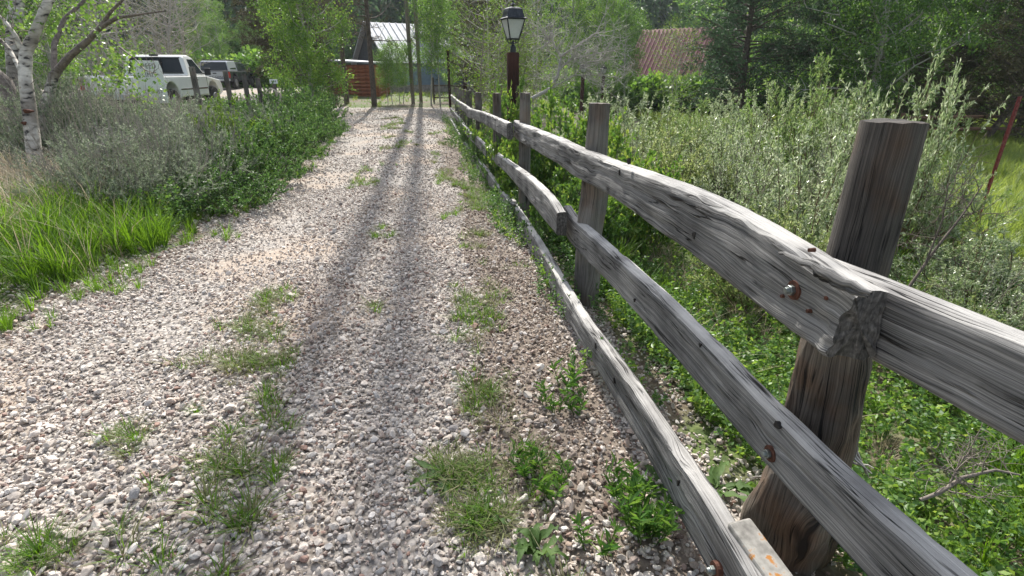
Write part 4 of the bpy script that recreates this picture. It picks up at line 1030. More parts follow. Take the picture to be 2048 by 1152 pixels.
POSTS = [(.975, 1.40, 1.385, [(-.6, .16, .15), (.05, .135, .13), (.2, .115, .12), (.45, .10, .105), (.7, .092, .095), (.9, .08, .08), (1.15, .075, .075), (1.4, .073, .07)], .1, 0),
         (.55, 3.6, 1.315, [(-.6, .095, .09), (.3, .09, .085), (.8, .085, .08), (1.0, .07, .07), (1.25, .06, .065), (1.4, .068, .06)], .25, .02),
         (.145, 6.2, 1.29, [(-.6, .075, .07), (.8, .07, .065), (1.4, .058, .055)], .4, .01),
         (-.24, 8.85, 1.2, [(-.6, .07, .065), (1.4, .065, .06)], .3, 0),
         (-.68, 11.3, 1.13, [(-.6, .08, .07), (1.0, .065, .06), (1.4, .075, .065)], .2, 0),
         (-1.05, 13.6, 1.09, [(-.6, .08, .075), (1.4, .07, .065)], .2, 0),
         (-1.32, 15.6, 1.06, [(-.6, .08, .075), (1.4, .08, .07)], .2, 0),
         (-1.62, 17.4, 1.04, [(-.6, .07, .065), (1.4, .07, .06)], .2, 0),
         (-1.95, 19.6, 1.02, [(-.6, .07, .065), (1.4, .065, .06)], .2, 0),
         (1.62, -1.1, 1.35, [(-.6, .1, .1), (1.4, .08, .08)], .2, 0)]
for k, (x, y, zt, prof, fl, tlt) in enumerate(POSTS):
    o = ob('post', post_mesh(-.6, zt, prof, 40 + k, fl, 56 if k < 2 else 20, 120 if k < 2 else 30, 'post_dark' if k == 0 else 'post', gnarl=(.17, .07)[k] if k < 2 else 0), fence, loc=(x, y, 0), rot=(0, tlt, k * .7))
pm_ = fence.children[0].data; pm_.materials.append(M['post_log']); zc = np.array([p.center.z for p in pm_.polygons]); pm_.polygons.foreach_set('material_index', (zc < .93).astype(np.int32)); pm_.update()
for lab, k in (('thick near post with flared cracked base and dark sawn top', 0),):
    fence.children[0]['label'] = lab

def rail_mesh(C, th, side, seed, ds=.012, per=60, rough=1.0, end0=0.0, end1=0.0, frag=0.0):
    """C: rows (x, y, ztop, zbot) along the road-side face; thickness th to the right"""
    C = np.array(C, float); d = np.concatenate([[0], np.cumsum(np.hypot(np.diff(C[:, 0]), np.diff(C[:, 1])))])
    n = max(8, int(d[-1] / ds)); s = np.linspace(0, d[-1], n)
    def itp(c):   # smooth interpolation
        v = np.interp(s, d, C[:, c]); k = max(3, int(.5 / (d[-1] / n))); k += (k + 1) % 2
        pad = np.pad(v, k // 2, mode='reflect', reflect_type='odd'); return np.convolve(pad, np.ones(k) / k, 'valid')
    x, y, zt, zb = itp(0), itp(1), itp(2), itp(3)
    tx, ty = np.gradient(x), np.gradient(y); l = np.hypot(tx, ty); tx /= l; ty /= l
    if ty.mean() < 0: nxv, nyv = -ty, tx
    else: nxv, nyv = ty, -tx                      # to the right of forward travel
    if nxv.mean() < 0: nxv, nyv = -nxv, -nyv
    h = zt - zb; hm = h.mean(); Pm = 2 * (hm + th); q4 = [hm, th, hm, th]; cnt = [int(per * .36), max(5, int(per * .16)), int(per * .32)]; cnt.append(per - sum(cnt)); v = np.concatenate([sum(q4[:k]) + np.arange(cnt[k]) / cnt[k] * q4[k] for k in range(4)])
    # perimeter param -> (a: across thickness 0..th from road face, b: 0..1 height)
    a = np.zeros(per); b = np.zeros(per); na = np.zeros(per); nb = np.zeros(per)
    for i, q in enumerate(v):
        if q < hm - 1e-9: a[i], b[i], na[i], nb[i] = 0, q / hm, -1, 0
        elif q < hm + th - 1e-9: a[i], b[i], na[i], nb[i] = q - hm, 1, 0, 1
        elif q < 2 * hm + th - 1e-9: a[i], b[i], na[i], nb[i] = th, 1 - (q - hm - th) / hm, 1, 0
        else: a[i], b[i], na[i], nb[i] = th - (q - 2 * hm - th), 0, 0, -1
    S_, V_ = np.meshgrid(s, v, indexing='ij'); cd = np.abs(np.array([hm, hm + th, 2 * hm + th, 0, Pm])[None, :] - v[:, None]).min(1)   # distance to nearest edge
    edge = np.exp(-(cd / .009) ** 2)
    D_ = .0035 * vnoise(S_ * 3, V_ * 26, seed) + .002 * vnoise(S_ * 9, V_ * 70, seed + 1) + .0025 * vnoise(S_ * 1.3, V_ * 5, seed + 2)
    D_ += np.minimum(0, vnoise(S_ * 1.4, V_ * 30, seed + 4) + .62) * .02
    chip = np.maximum(0, fbm(S_ * 5, V_ * 8, seed + 6) - .1)
    D_ = D_ * rough - edge[None] * (.003 + .013 * chip * rough)
    if frag: D_ = D_ + frag * (fbm(S_ * 22, V_ * 26, seed + 12) - .35) * np.exp(-((s[-1] - S_) / .13) ** 2) * (.4 + .6 * np.exp(-((V_ - hm * .12) / (hm * .4)) ** 2))
    A_ = a[None] + na[None] * D_ + np.where((na == 0), 0, 0)
    bx = .5 + (b - .5)
    inward = edge[None] * .004
    A_ = np.clip(A_, -.05, th + .05) + np.where(a[None] < th / 2, inward, -inward)
    B_ = zb[:, None] + bx[None] * h[:, None] + nb[None] * D_ - np.where(nb[None] == 0, 0, 0) + np.where(b[None] > .5, -1, 1) * inward
    along = np.zeros_like(S_); e0 = np.exp(-(S_ / .04) ** 2); e1 = np.exp(-((s[-1] - S_) / .04) ** 2)
    jag = vnoise(V_ * 11, V_ * 0 + 2, seed + 8) + .4 * vnoise(V_ * 40, V_ * 0 + 5, seed + 9)
    along = e0 * end0 * jag - e1 * end1 * jag
    X_ = x[:, None] + nxv[:, None] * A_ + tx[:, None] * along; Y_ = y[:, None] + nyv[:, None] * A_ + ty[:, None] * along
    Vv = np.stack([X_, Y_, B_], -1).reshape(-1, 3); UV = np.stack([S_, V_], -1).reshape(-1, 2)
    i = np.arange(n - 1)[:, None] * per; j = np.arange(per)[None]; j2 = (j + 1) % per
    Q = np.stack([i + j, i + j2, i + per + j2, i + per + j], -1).reshape(-1, 4)
    tris = []
    for e in (0, n - 1):     # caps: inner ring + centre
        ring = Vv[e * per:(e + 1) * per]; c = ring.mean(0); k0 = len(Vv); dirn = np.array([tx[e], ty[e], 0]) * (-1 if e == 0 else 1)
        inner = c + (ring - c) * .55 + dirn * (.004 * vnoise(ring[:, 2] * 60, ring[:, 0] * 60, seed))[:, None]
        Vv = np.concatenate([Vv, ring, inner, c[None]]); uvr = np.stack([ring[:, 2] * 2, (ring[:, 0] + ring[:, 1]) * .5], 1); uvi = np.stack([inner[:, 2] * 2, (inner[:, 0] + inner[:, 1]) * .5], 1)
        UV = np.concatenate([UV, uvr, uvi, [[c[2] * 2, (c[0] + c[1]) * .5]]])
        k = np.arange(per); k2 = (k + 1) % per
        tris.append(np.stack([k0 + k, k0 + k2, k0 + per + k2], 1)); tris.append(np.stack([k0 + k, k0 + per + k2, k0 + per + k], 1)); tris.append(np.stack([k0 + per + k, k0 + per + k2, np.full(per, k0 + 2 * per)], 1))
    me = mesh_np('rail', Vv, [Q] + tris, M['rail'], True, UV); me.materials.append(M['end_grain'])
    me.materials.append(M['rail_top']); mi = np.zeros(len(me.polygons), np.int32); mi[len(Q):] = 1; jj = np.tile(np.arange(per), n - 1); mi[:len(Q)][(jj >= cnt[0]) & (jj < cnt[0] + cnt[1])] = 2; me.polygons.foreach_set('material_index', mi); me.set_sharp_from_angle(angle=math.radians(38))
    return me

def onplane(u, v, p, q):
    d = np.array([(u - 1024) / F, (576 - v) / F * SP + CP, (576 - v) / F * CP - SP]); nn = np.array([q[1] - p[1], -(q[0] - p[0])])
    return d * (nn @ np.array(p)) / (nn @ d[:2]) + [0, 0, CH]
def trace(rows, p, q):
    out = []
    for u, a, b in rows:
        A = onplane(u, a, p, q); B = onplane(u, b, p, q); out.append([A[0], A[1], A[2], B[2]])
    return out
PLA = ((.06, 6.2), (.72, 1.3))
rA = trace([(1039, 248, 285), (1100, 273, 320), (1156, 300, 360), (1234, 330, 401), (1312, 360, 460), (1400, 396, 520), (1500, 448, 604), (1584, 499, 672), (1658, 552, 733), (1700, 580, 752)], *PLA)
rA = [[.02, 6.5, .975, .785]] + rA
RAIL = []
def rail(C, th, seed, label=None, **k):
    o = ob('rail', rail_mesh(C, th, 0, seed, **k), fence); RAIL.append(o)
    if label: o['label'] = label
    return o
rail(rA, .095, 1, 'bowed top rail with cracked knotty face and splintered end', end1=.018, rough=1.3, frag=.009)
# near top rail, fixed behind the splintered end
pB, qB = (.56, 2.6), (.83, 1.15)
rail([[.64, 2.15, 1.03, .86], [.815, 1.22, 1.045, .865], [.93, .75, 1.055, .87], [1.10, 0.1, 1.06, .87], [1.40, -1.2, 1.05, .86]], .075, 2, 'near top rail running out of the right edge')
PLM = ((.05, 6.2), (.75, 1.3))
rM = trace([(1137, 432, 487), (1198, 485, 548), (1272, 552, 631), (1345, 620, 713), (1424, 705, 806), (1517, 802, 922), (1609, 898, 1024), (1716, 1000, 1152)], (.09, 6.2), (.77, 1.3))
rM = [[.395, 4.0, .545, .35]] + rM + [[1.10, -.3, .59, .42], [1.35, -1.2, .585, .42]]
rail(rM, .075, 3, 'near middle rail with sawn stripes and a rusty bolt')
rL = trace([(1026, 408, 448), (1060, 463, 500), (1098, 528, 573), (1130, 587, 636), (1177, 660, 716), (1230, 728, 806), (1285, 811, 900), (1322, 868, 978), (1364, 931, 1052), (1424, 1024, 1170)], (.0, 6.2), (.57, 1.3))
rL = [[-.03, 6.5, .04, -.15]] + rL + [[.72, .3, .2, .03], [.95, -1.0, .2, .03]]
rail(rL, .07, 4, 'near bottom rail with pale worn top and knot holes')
def along(y0, y1, off, zt, h, seed, bow=0.0, th=.065, zf=None, **k):
    zf = zt if zf is None else zf; zt0 = zt
    yy = np.linspace(y0, y1, 9); zz = lambda y: zt0 + (zf - zt0) * (y - y0) / (y1 - y0) + bow * math.sin(math.pi * (y - y0) / (y1 - y0)); C = [[float(fx(y)) + off, y, zz(y), zz(y) - h] for y in yy]
    C = C[::-1]
    return rail(C, th, seed, ds=.03, per=28, **k)
O1, O2 = -.155, -.235
along(6.05, 11.6, -.215, .985, .175, 5, .02, zf=.81, end1=.01)
along(11.1, 15.9, -.17, .82, .17, 6, .01, zf=.77); along(15.3, 19.7, -.15, .77, .17, 7, zf=.78)
# middle rails further on
m1 = trace([(977, 297, 316), (1015, 324, 350), (1060, 358, 405), (1099, 397, 455), (1114, 424, 474)], (-.05, 6.2), (.66, 1.3))
rail([[-.42, 9.0, .39, .225]] + m1, .075, 8, 'middle rail ending in a black sawn face in front of the next rail', ds=.015, per=48)
along(8.5, 13.8, -.2, .42, .17, 9, .01, zf=.34); along(13.3, 19.5, -.17, .34, .17, 10, .01, zf=.36)
along(5.95, 11.4, -.2, .10, .19, 11, .01, zf=-.03); along(10.9, 15.7, -.2, -.01, .17, 12, .0, zf=-.03); along(15.2, 19.6, -.2, -.03, .16, 13, .0, zf=.0)

def bolt(parent, u, v, plane, r=.014):
    c = onplane(u, v, *plane); n = np.array([-(plane[0][1] - plane[1][1]), plane[0][0] - plane[1][0]]); n = -n / np.linalg.norm(n) 
    if n[0] > 0: n = -n
    R_ = Vector((n[0], n[1], 0)).to_track_quat('Z', 'Y').to_matrix().to_4x4(); Mx = Matrix.Translation(Vector(c)) @ R_
    w = MB(); w.cone((0, 0), r * 1.9, r * 1.8, -.012, .006, 20, Mx); wo = w.build('washer', M['rust'], parent)
    b = MB(); b.cone((0, 0), r, r, .006, .018, 6, Mx); b.cone((0, 0), r * .7, r * .55, .018, .028, 12, Mx); b.build('bolt', M['bolt'], parent, .0012)
bolt(RAIL[0], 1590, 580, PLA); bolt(RAIL[2], 1542, 907, ((.09, 6.2), (.77, 1.3))); bolt(RAIL[3], 1432, 1140, ((.0, 6.2), (.57, 1.3)))
for (u, v, k, pl) in ((1566, 592, 0, PLA), (1655, 596, 0, PLA), (1618, 622, 0, PLA), (1622, 500, 0, PLA)):
    c = onplane(u, v, *pl); w = MB(); R_ = Vector((-.99, -.14, 0)).to_track_quat('Z', 'Y').to_matrix().to_4x4()
    w.cone((0, 0), .006, .005, -.01, .006, 8, Matrix.Translation(Vector(c)) @ R_); w.build('nail_head', M['rust'], RAIL[0])
# bore holes and knot holes as dark recessed plugs
M['hole'] = plain('dark knot hole', (.02, .017, .015), .9)
def knot(parent, u, v, pl, w, h, m='hole', proud=.001):
    c = onplane(u, v, *pl); e = norm(np.array([pl[0][0] - pl[1][0], pl[0][1] - pl[1][1], 0])); o = np.array([-e[1], e[0], 0]); o = o if o[0] < 0 else -o
    k = np.arange(12) / 12 * 6.283; rr_ = 1 + .25 * np.sin(3 * k + u)
    V0 = c + o * .006 + np.outer(np.cos(k) * rr_ * w, e) + np.outer(np.sin(k) * rr_ * h, [0, 0, 1]); V1 = c - o * .012 + (V0 - c) * .9
    mb = MB(); mb.add(np.concatenate([V0, V1]), [tuple(range(12)), tuple(range(12, 24))[::-1]] + [(i, i + 12, (i + 1) % 12 + 12, (i + 1) % 12) for i in range(12)]); mb.build('knot', M[m], parent)
PLL = ((.0, 6.2), (.57, 1.3)); PM2 = ((.09, 6.2), (.77, 1.3))
for u, v, pl, w, h, par in ((1192, 692, PLL, .011, .016, 3), (1124, 612, PLL, .012, .012, 3), (1108, 582, PLL, .012, .01, 3), (1229, 762, PLL, .008, .015, 3), (1358, 965, PLL, .005, .012, 3), (1556, 850, PM2, .012, .01, 2), (1402, 690, PM2, .008, .008, 2), (1270, 600, PM2, .006, .01, 2), (1390, 470, PLA, .012, .012, 0), (1258, 322, PLA, .012, .014, 0), (1240, 345, PLA, .006, .014, 0)):
    knot(RAIL[par], u, v, pl, w, h)

r = np.random.default_rng(31)
for k, (u0, v0, u1, v1, w_) in enumerate(((1600, 520, 1745, 588, .012), (1628, 545, 1735, 596, .009), (1560, 505, 1690, 560, .008))):
    A = onplane(u0, v0, (.04, 6.2), (.70, 1.3)); B = onplane(u1, v1, (.03, 6.2), (.685, 1.3)); t_ = np.linspace(0, 1, 12)[:, None]
    P = A + (B - A) * t_ + np.array([-.012, 0, .006]) * np.sin(t_ * 3.1) + r.normal(0, .0022, (12, 3)); wv, wf = tubes([(P, w_ * np.sin(np.linspace(.25, 3.0, 12)) ** .6)], 7); wv[:, 0] = wv[:, 0] * .999
    uv = np.stack([np.repeat(np.arange(12) * .02, 7)[:len(wv)], np.tile(np.arange(7) * .005, 12)[:len(wv)]], 1)
    ob('splinter', mesh_np('splinter', wv, wf, M['rail'], True, uv), RAIL[0])
# lichen covered spacer block below the near post
M['lichen'] = plain('lichen on old wood', (.3, .28, .25), .9, 0, .5, 30)
for q in M['lichen'].node_tree.nodes:
    if q.type == 'VALTORGB': e = q.color_ramp.elements.new(.62); e.color = (.4, .38, .34, 1); q.color_ramp.elements[-1].position = .68; q.color_ramp.elements[-1].color = (.45, .2, .05, 1)
b = MB(); b.box(-.06, .22, -.035, .04, -.12, .02); o = b.build('spacer_block', M['lichen'], fence, .008); o.location = onplane(1500, 1085, (.60, 6.2), (.66, 1.3)); o.rotation_euler = (0, .15, -1.3); o['label'] = 'short block with orange lichen beside the near bottom rail'
# torn bark at the foot of the near post
r = np.random.default_rng(77); paths = []
for k in range(46):
    a = r.uniform(-.6, 2.2); p0 = np.array([.975 + .12 * math.cos(a), 1.40 + .12 * math.sin(a), r.uniform(.02, .42)]); d = np.array([math.cos(a) * .5, math.sin(a) * .5, r.uniform(-1, -.2)])
    paths.append((branch_path(p0, norm(d), r.uniform(.06, .2), 4, .3, r), np.linspace(.006, .002, 5)))
wv, wf = tubes(paths, 4); ob('torn_bark', mesh_np('torn_bark', wv, wf, M['twig_white'], True), fence, 'stuff')

# ------------------------------------------------------------ lamp posts
M['frost'] = None
def frosted():
    m, n, l, p = mat_new('rippled lantern glass'); p.inputs['Base Color'].default_value = (.75, .78, .76, 1); p.inputs['Roughness'].default_value = .25
    p.inputs['Transmission Weight'].default_value = .1
    tc = n.new('ShaderNodeTexCoord'); t = n.new('ShaderNodeTexNoise'); t.inputs['Scale'].default_value = 45; t.inputs['Detail'].default_value = 2; mp = n.new('ShaderNodeMapping'); mp.inputs['Scale'].default_value = (1, 1, 2.2)
    l.new(tc.outputs['Object'], mp.inputs[0]); l.new(mp.outputs[0], t.inputs['Vector']); bp = n.new('ShaderNodeBump'); bp.inputs['Strength'].default_value = 1; bp.inputs['Distance'].default_value = .012
    l.new(t.outputs['Fac'], bp.inputs['Height']); l.new(bp.outputs[0], p.inputs['Normal'])
    tr = n.new('ShaderNodeBsdfTranslucent'); tr.inputs[0].default_value = (.9, .92, .9, 1); l.new(bp.outputs[0], tr.inputs['Normal']); mx = n.new('ShaderNodeMixShader'); mx.inputs[0].default_value = .55; l.new(p.outputs[0], mx.inputs[1]); l.new(tr.outputs[0], mx.inputs[2]); l.new(mx.outputs[0], n['Material Output'].inputs[0]); return m
M['frost'] = frosted()
def lamp(x, y, zp, label, s=1.0, rz=.6, width=.2, group='lantern posts'):
    """zp: height of the top of the timber post; lantern is .66 m tall at s = 1"""
    z0 = Hs(x, y) - .3; t = thing('lamp_post', label, 'lamp post', (x, y, 0), rz, group)
    pm = post_mesh(z0, zp, [(z0, width / 2 * .8, width / 2 * .8), (zp, width / 2 * .8, width / 2 * .8)], 90, 1.0, 32, 30, 'brown_post', .002); ob('post', pm, t, rot=(0, 0, -rz + .12))
    def S(m, name, mat, **k): o = m.build(name, mat, t, **k); o.location = (0, 0, zp); o.scale = (s, s, s); return o
    c = MB(); c.cone((0, 0), .04, .04, 0, .075, 16); c.cone((0, 0), .04, .018, .075, .105, 16); c.cone((0, 0), .016, .016, .105, .15, 12); S(c, 'collar', M['black_iron'])
    q = math.sqrt(2)
    f = MB(); b0, b1, za, zb = .065, .125, .17, .41
    for sx in (-1, 1):
        for sy in (-1, 1):
            P = np.array([[sx * b0, sy * b0, za], [sx * b1, sy * b1, zb]]); v, fq = tubes([(P, [.009, .009])], 6); f.add(v, [tuple(k) for k in fq])
            P = np.array([[0, 0, .11], [sx * .05, sy * .05, .125], [sx * b0, sy * b0, za]]); v, fq = tubes([(P, [.007, .007, .007])], 5); f.add(v, [tuple(k) for k in fq])
    f.cone((0, 0), b0 * q + .008, b0 * q + .012, za - .012, za + .006, 4, sq=True); f.cone((0, 0), b1 * q + .012, b1 * q + .012, zb - .006, zb + .006, 4, sq=True)
    S(f, 'lantern_frame', M['black_iron'])
    for k in range(4):
        g = MB(); a = k * math.pi / 2; R2 = Matrix.Rotation(a, 4, 'Z')
        V = [(-b0 + .006, -b0, za + .006), (b0 - .006, -b0, za + .006), (b1 - .006, -b1, zb - .006), (-b1 + .006, -b1, zb - .006)]; V = V + [(x_, y_ + .004, z_) for x_, y_, z_ in V]
        g.add([tuple(R2 @ Vector(v)) for v in V], [(0, 1, 2, 3), (7, 6, 5, 4), (0, 4, 5, 1), (1, 5, 6, 2), (2, 6, 7, 3), (3, 7, 4, 0)]); S(g, 'glass_pane', M['frost'])
    rf = MB(); prof = [(.15, .412), (.153, .42), (.128, .432), (.118, .46), (.11, .50), (.098, .535), (.075, .552), (.045, .558), (.0, .56)]
    n_ = 32
    V = []; Fq = []
    for (rad, z) in prof:
        for k in range(n_):
            a = k / n_ * 6.283; cs, sn = math.cos(a), math.sin(a); sq = min(1.38, 1 / max(abs(cs), abs(sn))); rib = 1 + (.018 if (k % 2 and .08 < rad < .14) else 0)
            V.append((rad * sq * cs * rib, rad * sq * sn * rib, z))
    for i_ in range(len(prof) - 1):
        for k in range(n_): Fq.append((i_ * n_ + k, i_ * n_ + (k + 1) % n_, (i_ + 1) * n_ + (k + 1) % n_, (i_ + 1) * n_ + k))
    rf.add(V, Fq); rf.add([(x_ * .9, y_ * .9, .412) for x_, y_, z_ in V[:n_]], [tuple(range(n_))[::-1]]); S(rf, 'lantern_roof', M['black_iron'])
    fi = MB(); fi.cone((0, 0), .012, .012, .558, .575, 12); fi.cone((0, 0), .012, .034, .575, .588, 14); fi.cone((0, 0), .034, .008, .588, .615, 14); fi.cone((0, 0), .008, .011, .615, .628, 10); fi.cone((0, 0), .011, .002, .628, .648, 10); S(fi, 'finial', M['black_iron'])
    return t
L0 = pt(1026, 105, 7.5); lamp(L0.x + .0, L0.y, L0.z, 'black four sided lantern on the tall brown timber post behind the fence', 1.03, .35, .2)
L1 = pt(930, 163, 23); lamp(L1.x, L1.y, L1.z + .45, 'small far lantern over the end of the fence left of the tall lamp post', .88, .5, .2)
L2 = pt(1166, 151, 22); lamp(L2.x, L2.y, L2.z, 'far lantern seen below the twigs of the dead bush', .8, .5, .16)
L3 = pt(1207, 153, 25); lamp(L3.x, L3.y, L3.z, 'farthest lantern at the right tip of the dead bush', .8, .5, .16)
# brown timber post beside the far lantern
z_ = pt(955, 165, 20); t = tag(ob('timber_post', post_mesh(-.2, z_.z, [(-.2, .13, .13), (3, .13, .13)], 93, 1, 24, 12, 'brown_post'), loc=(z_.x, z_.y, 0)), 'short red brown timber post behind the far end of the fence', 'post')

# ------------------------------------------------------------ red metal post, wooden posts with rope coil, sign
M['red'] = plain('faded red paint', (.17, .025, .025), .55, 0, .35, 30)
p0 = pt(2042, 193, 6.5); t = thing('metal_fence_post', 'red metal T post in the meadow at the right edge', 'fence post', (p0.x, p0.y, Hs(p0.x, p0.y) - .2))
b = MB(); hz = p0.z - t.location.z; b.box(-.02, .02, -.003, .003, 0, hz); b.box(-.004, .004, .003, .032, 0, hz); b.build('post', M['red'], t)
s = MB()
for k in range(16): s.box(-.008, .008, -.010, -.003, hz - .06 - k * .055, hz - .045 - k * .055)
s.build('studs', M['red'], t); t.rotation_euler = (0, 0, .3)

G = 'old grey posts between the bank shrubs and the yard'
M['grey_post'] = plain('old grey post', (.26, .24, .22), .9, 0, .4, 30)
for (u, v, t_, w, lab) in ((383, 134, 14, .085, 'grey post in front of the white pickup hood'), (450, 142, 15, .075, 'tall thin grey post left of the grey pickup rear wheel'), (487, 148, 15.5, .075, 'grey post just right of the grey pickup'), (515, 156, 16, .075, 'grey post left of the rope coil post'), (548, 168, 16.5, .07, 'grey post carrying a rope coil and small white sign')):
    c = pt(u, v, t_); zb = Hs(c.x, c.y); o = ob('wooden_post', post_mesh(-.3, c.z - zb, [(-.3, w, w), (c.z - zb, w * .85, w * .85)], int(u), .1, 14, 16, 'post'), loc=(c.x, c.y, zb)); tag(o, lab, 'post', G)
c = pt(548, 178, 16.35); r = np.random.default_rng(5); paths = []
t = thing('rope_coil', 'pale rope coil hanging on a grey post', 'rope', tuple(c))
for k in range(9):
    a = np.linspace(0, 6.4, 26); ry = r.uniform(.22, .3); rx = r.uniform(.12, .2); paths.append((np.stack([np.sin(a) * rx + r.normal(0, .02), np.full(26, -.09 - .01 * k), -ry + np.cos(a) * ry], 1), np.full(26, .011)))
wv, wf = tubes(paths, 5); M['rope'] = plain('pale rope', (.5, .46, .36), .8, 0, .2, 40); ob('coil', mesh_np('coil', wv, wf, M['rope'], True), t)

M['white_paint'] = plain('white painted board', (.82, .82, .8), .5, 0, .06, 8)
M['ink'] = plain('black lettering', (.03, .03, .035), .6)
def text(body, parent, size, loc, mat='ink', ext=.002, sx=1.0, rot=(math.pi / 2, 0, 0)):
    cu = bpy.data.curves.new('lettering', 'FONT'); cu.body = body; cu.size = size; cu.align_x = 'CENTER'; cu.align_y = 'CENTER'; cu.extrude = ext; cu.materials.append(M[mat]); cu.space_character = 1.15
    tmp = bpy.data.objects.new('tmp', cu); COL.objects.link(tmp); dg = bpy.context.evaluated_depsgraph_get(); me = bpy.data.meshes.new_from_object(tmp.evaluated_get(dg)); bpy.data.objects.remove(tmp)
    o = ob('lettering', me, parent, loc=loc, rot=rot); o.scale = (sx, 1, 1); return o
# speed limit board
c = pt(303, 166, 12.6); t = thing('speed_limit_sign', 'hand lettered white SPEED LIMIT board in front of the white pickup', 'sign', (c.x, c.y, c.z), .42)
b = MB(); b.prism([(-.31, .5), (.24, .49), (.28, .3), (.28, -.46), (-.24, -.46), (-.28, .1)], -.012, .012, 'y'); b.build('board', M['white_paint'], t, .004)
b = MB(); b.box(-.04, .04, .013, .06, -1.3, .3); b.build('stake', M['grey_post'], t)
for s_, zz, sz in (('SPEED', .37, .155), ('LIMIT', .18, .15), ('KY,DUST', -.2, .12), ('HO IR', -.36, .12)): text(s_, t, sz, (0, -.0145, zz), sx=.74)
c = pt(547, 163, 16.2); t = thing('number_sign', 'small white sign on top of the rope coil post', 'sign', tuple(c), .3)
b = MB(); b.box(-.115, .115, -.008, .008, -.065, .065); b.build('board', M['white_paint'], t, .015); text('404', t, .09, (0, -.0105, 0))

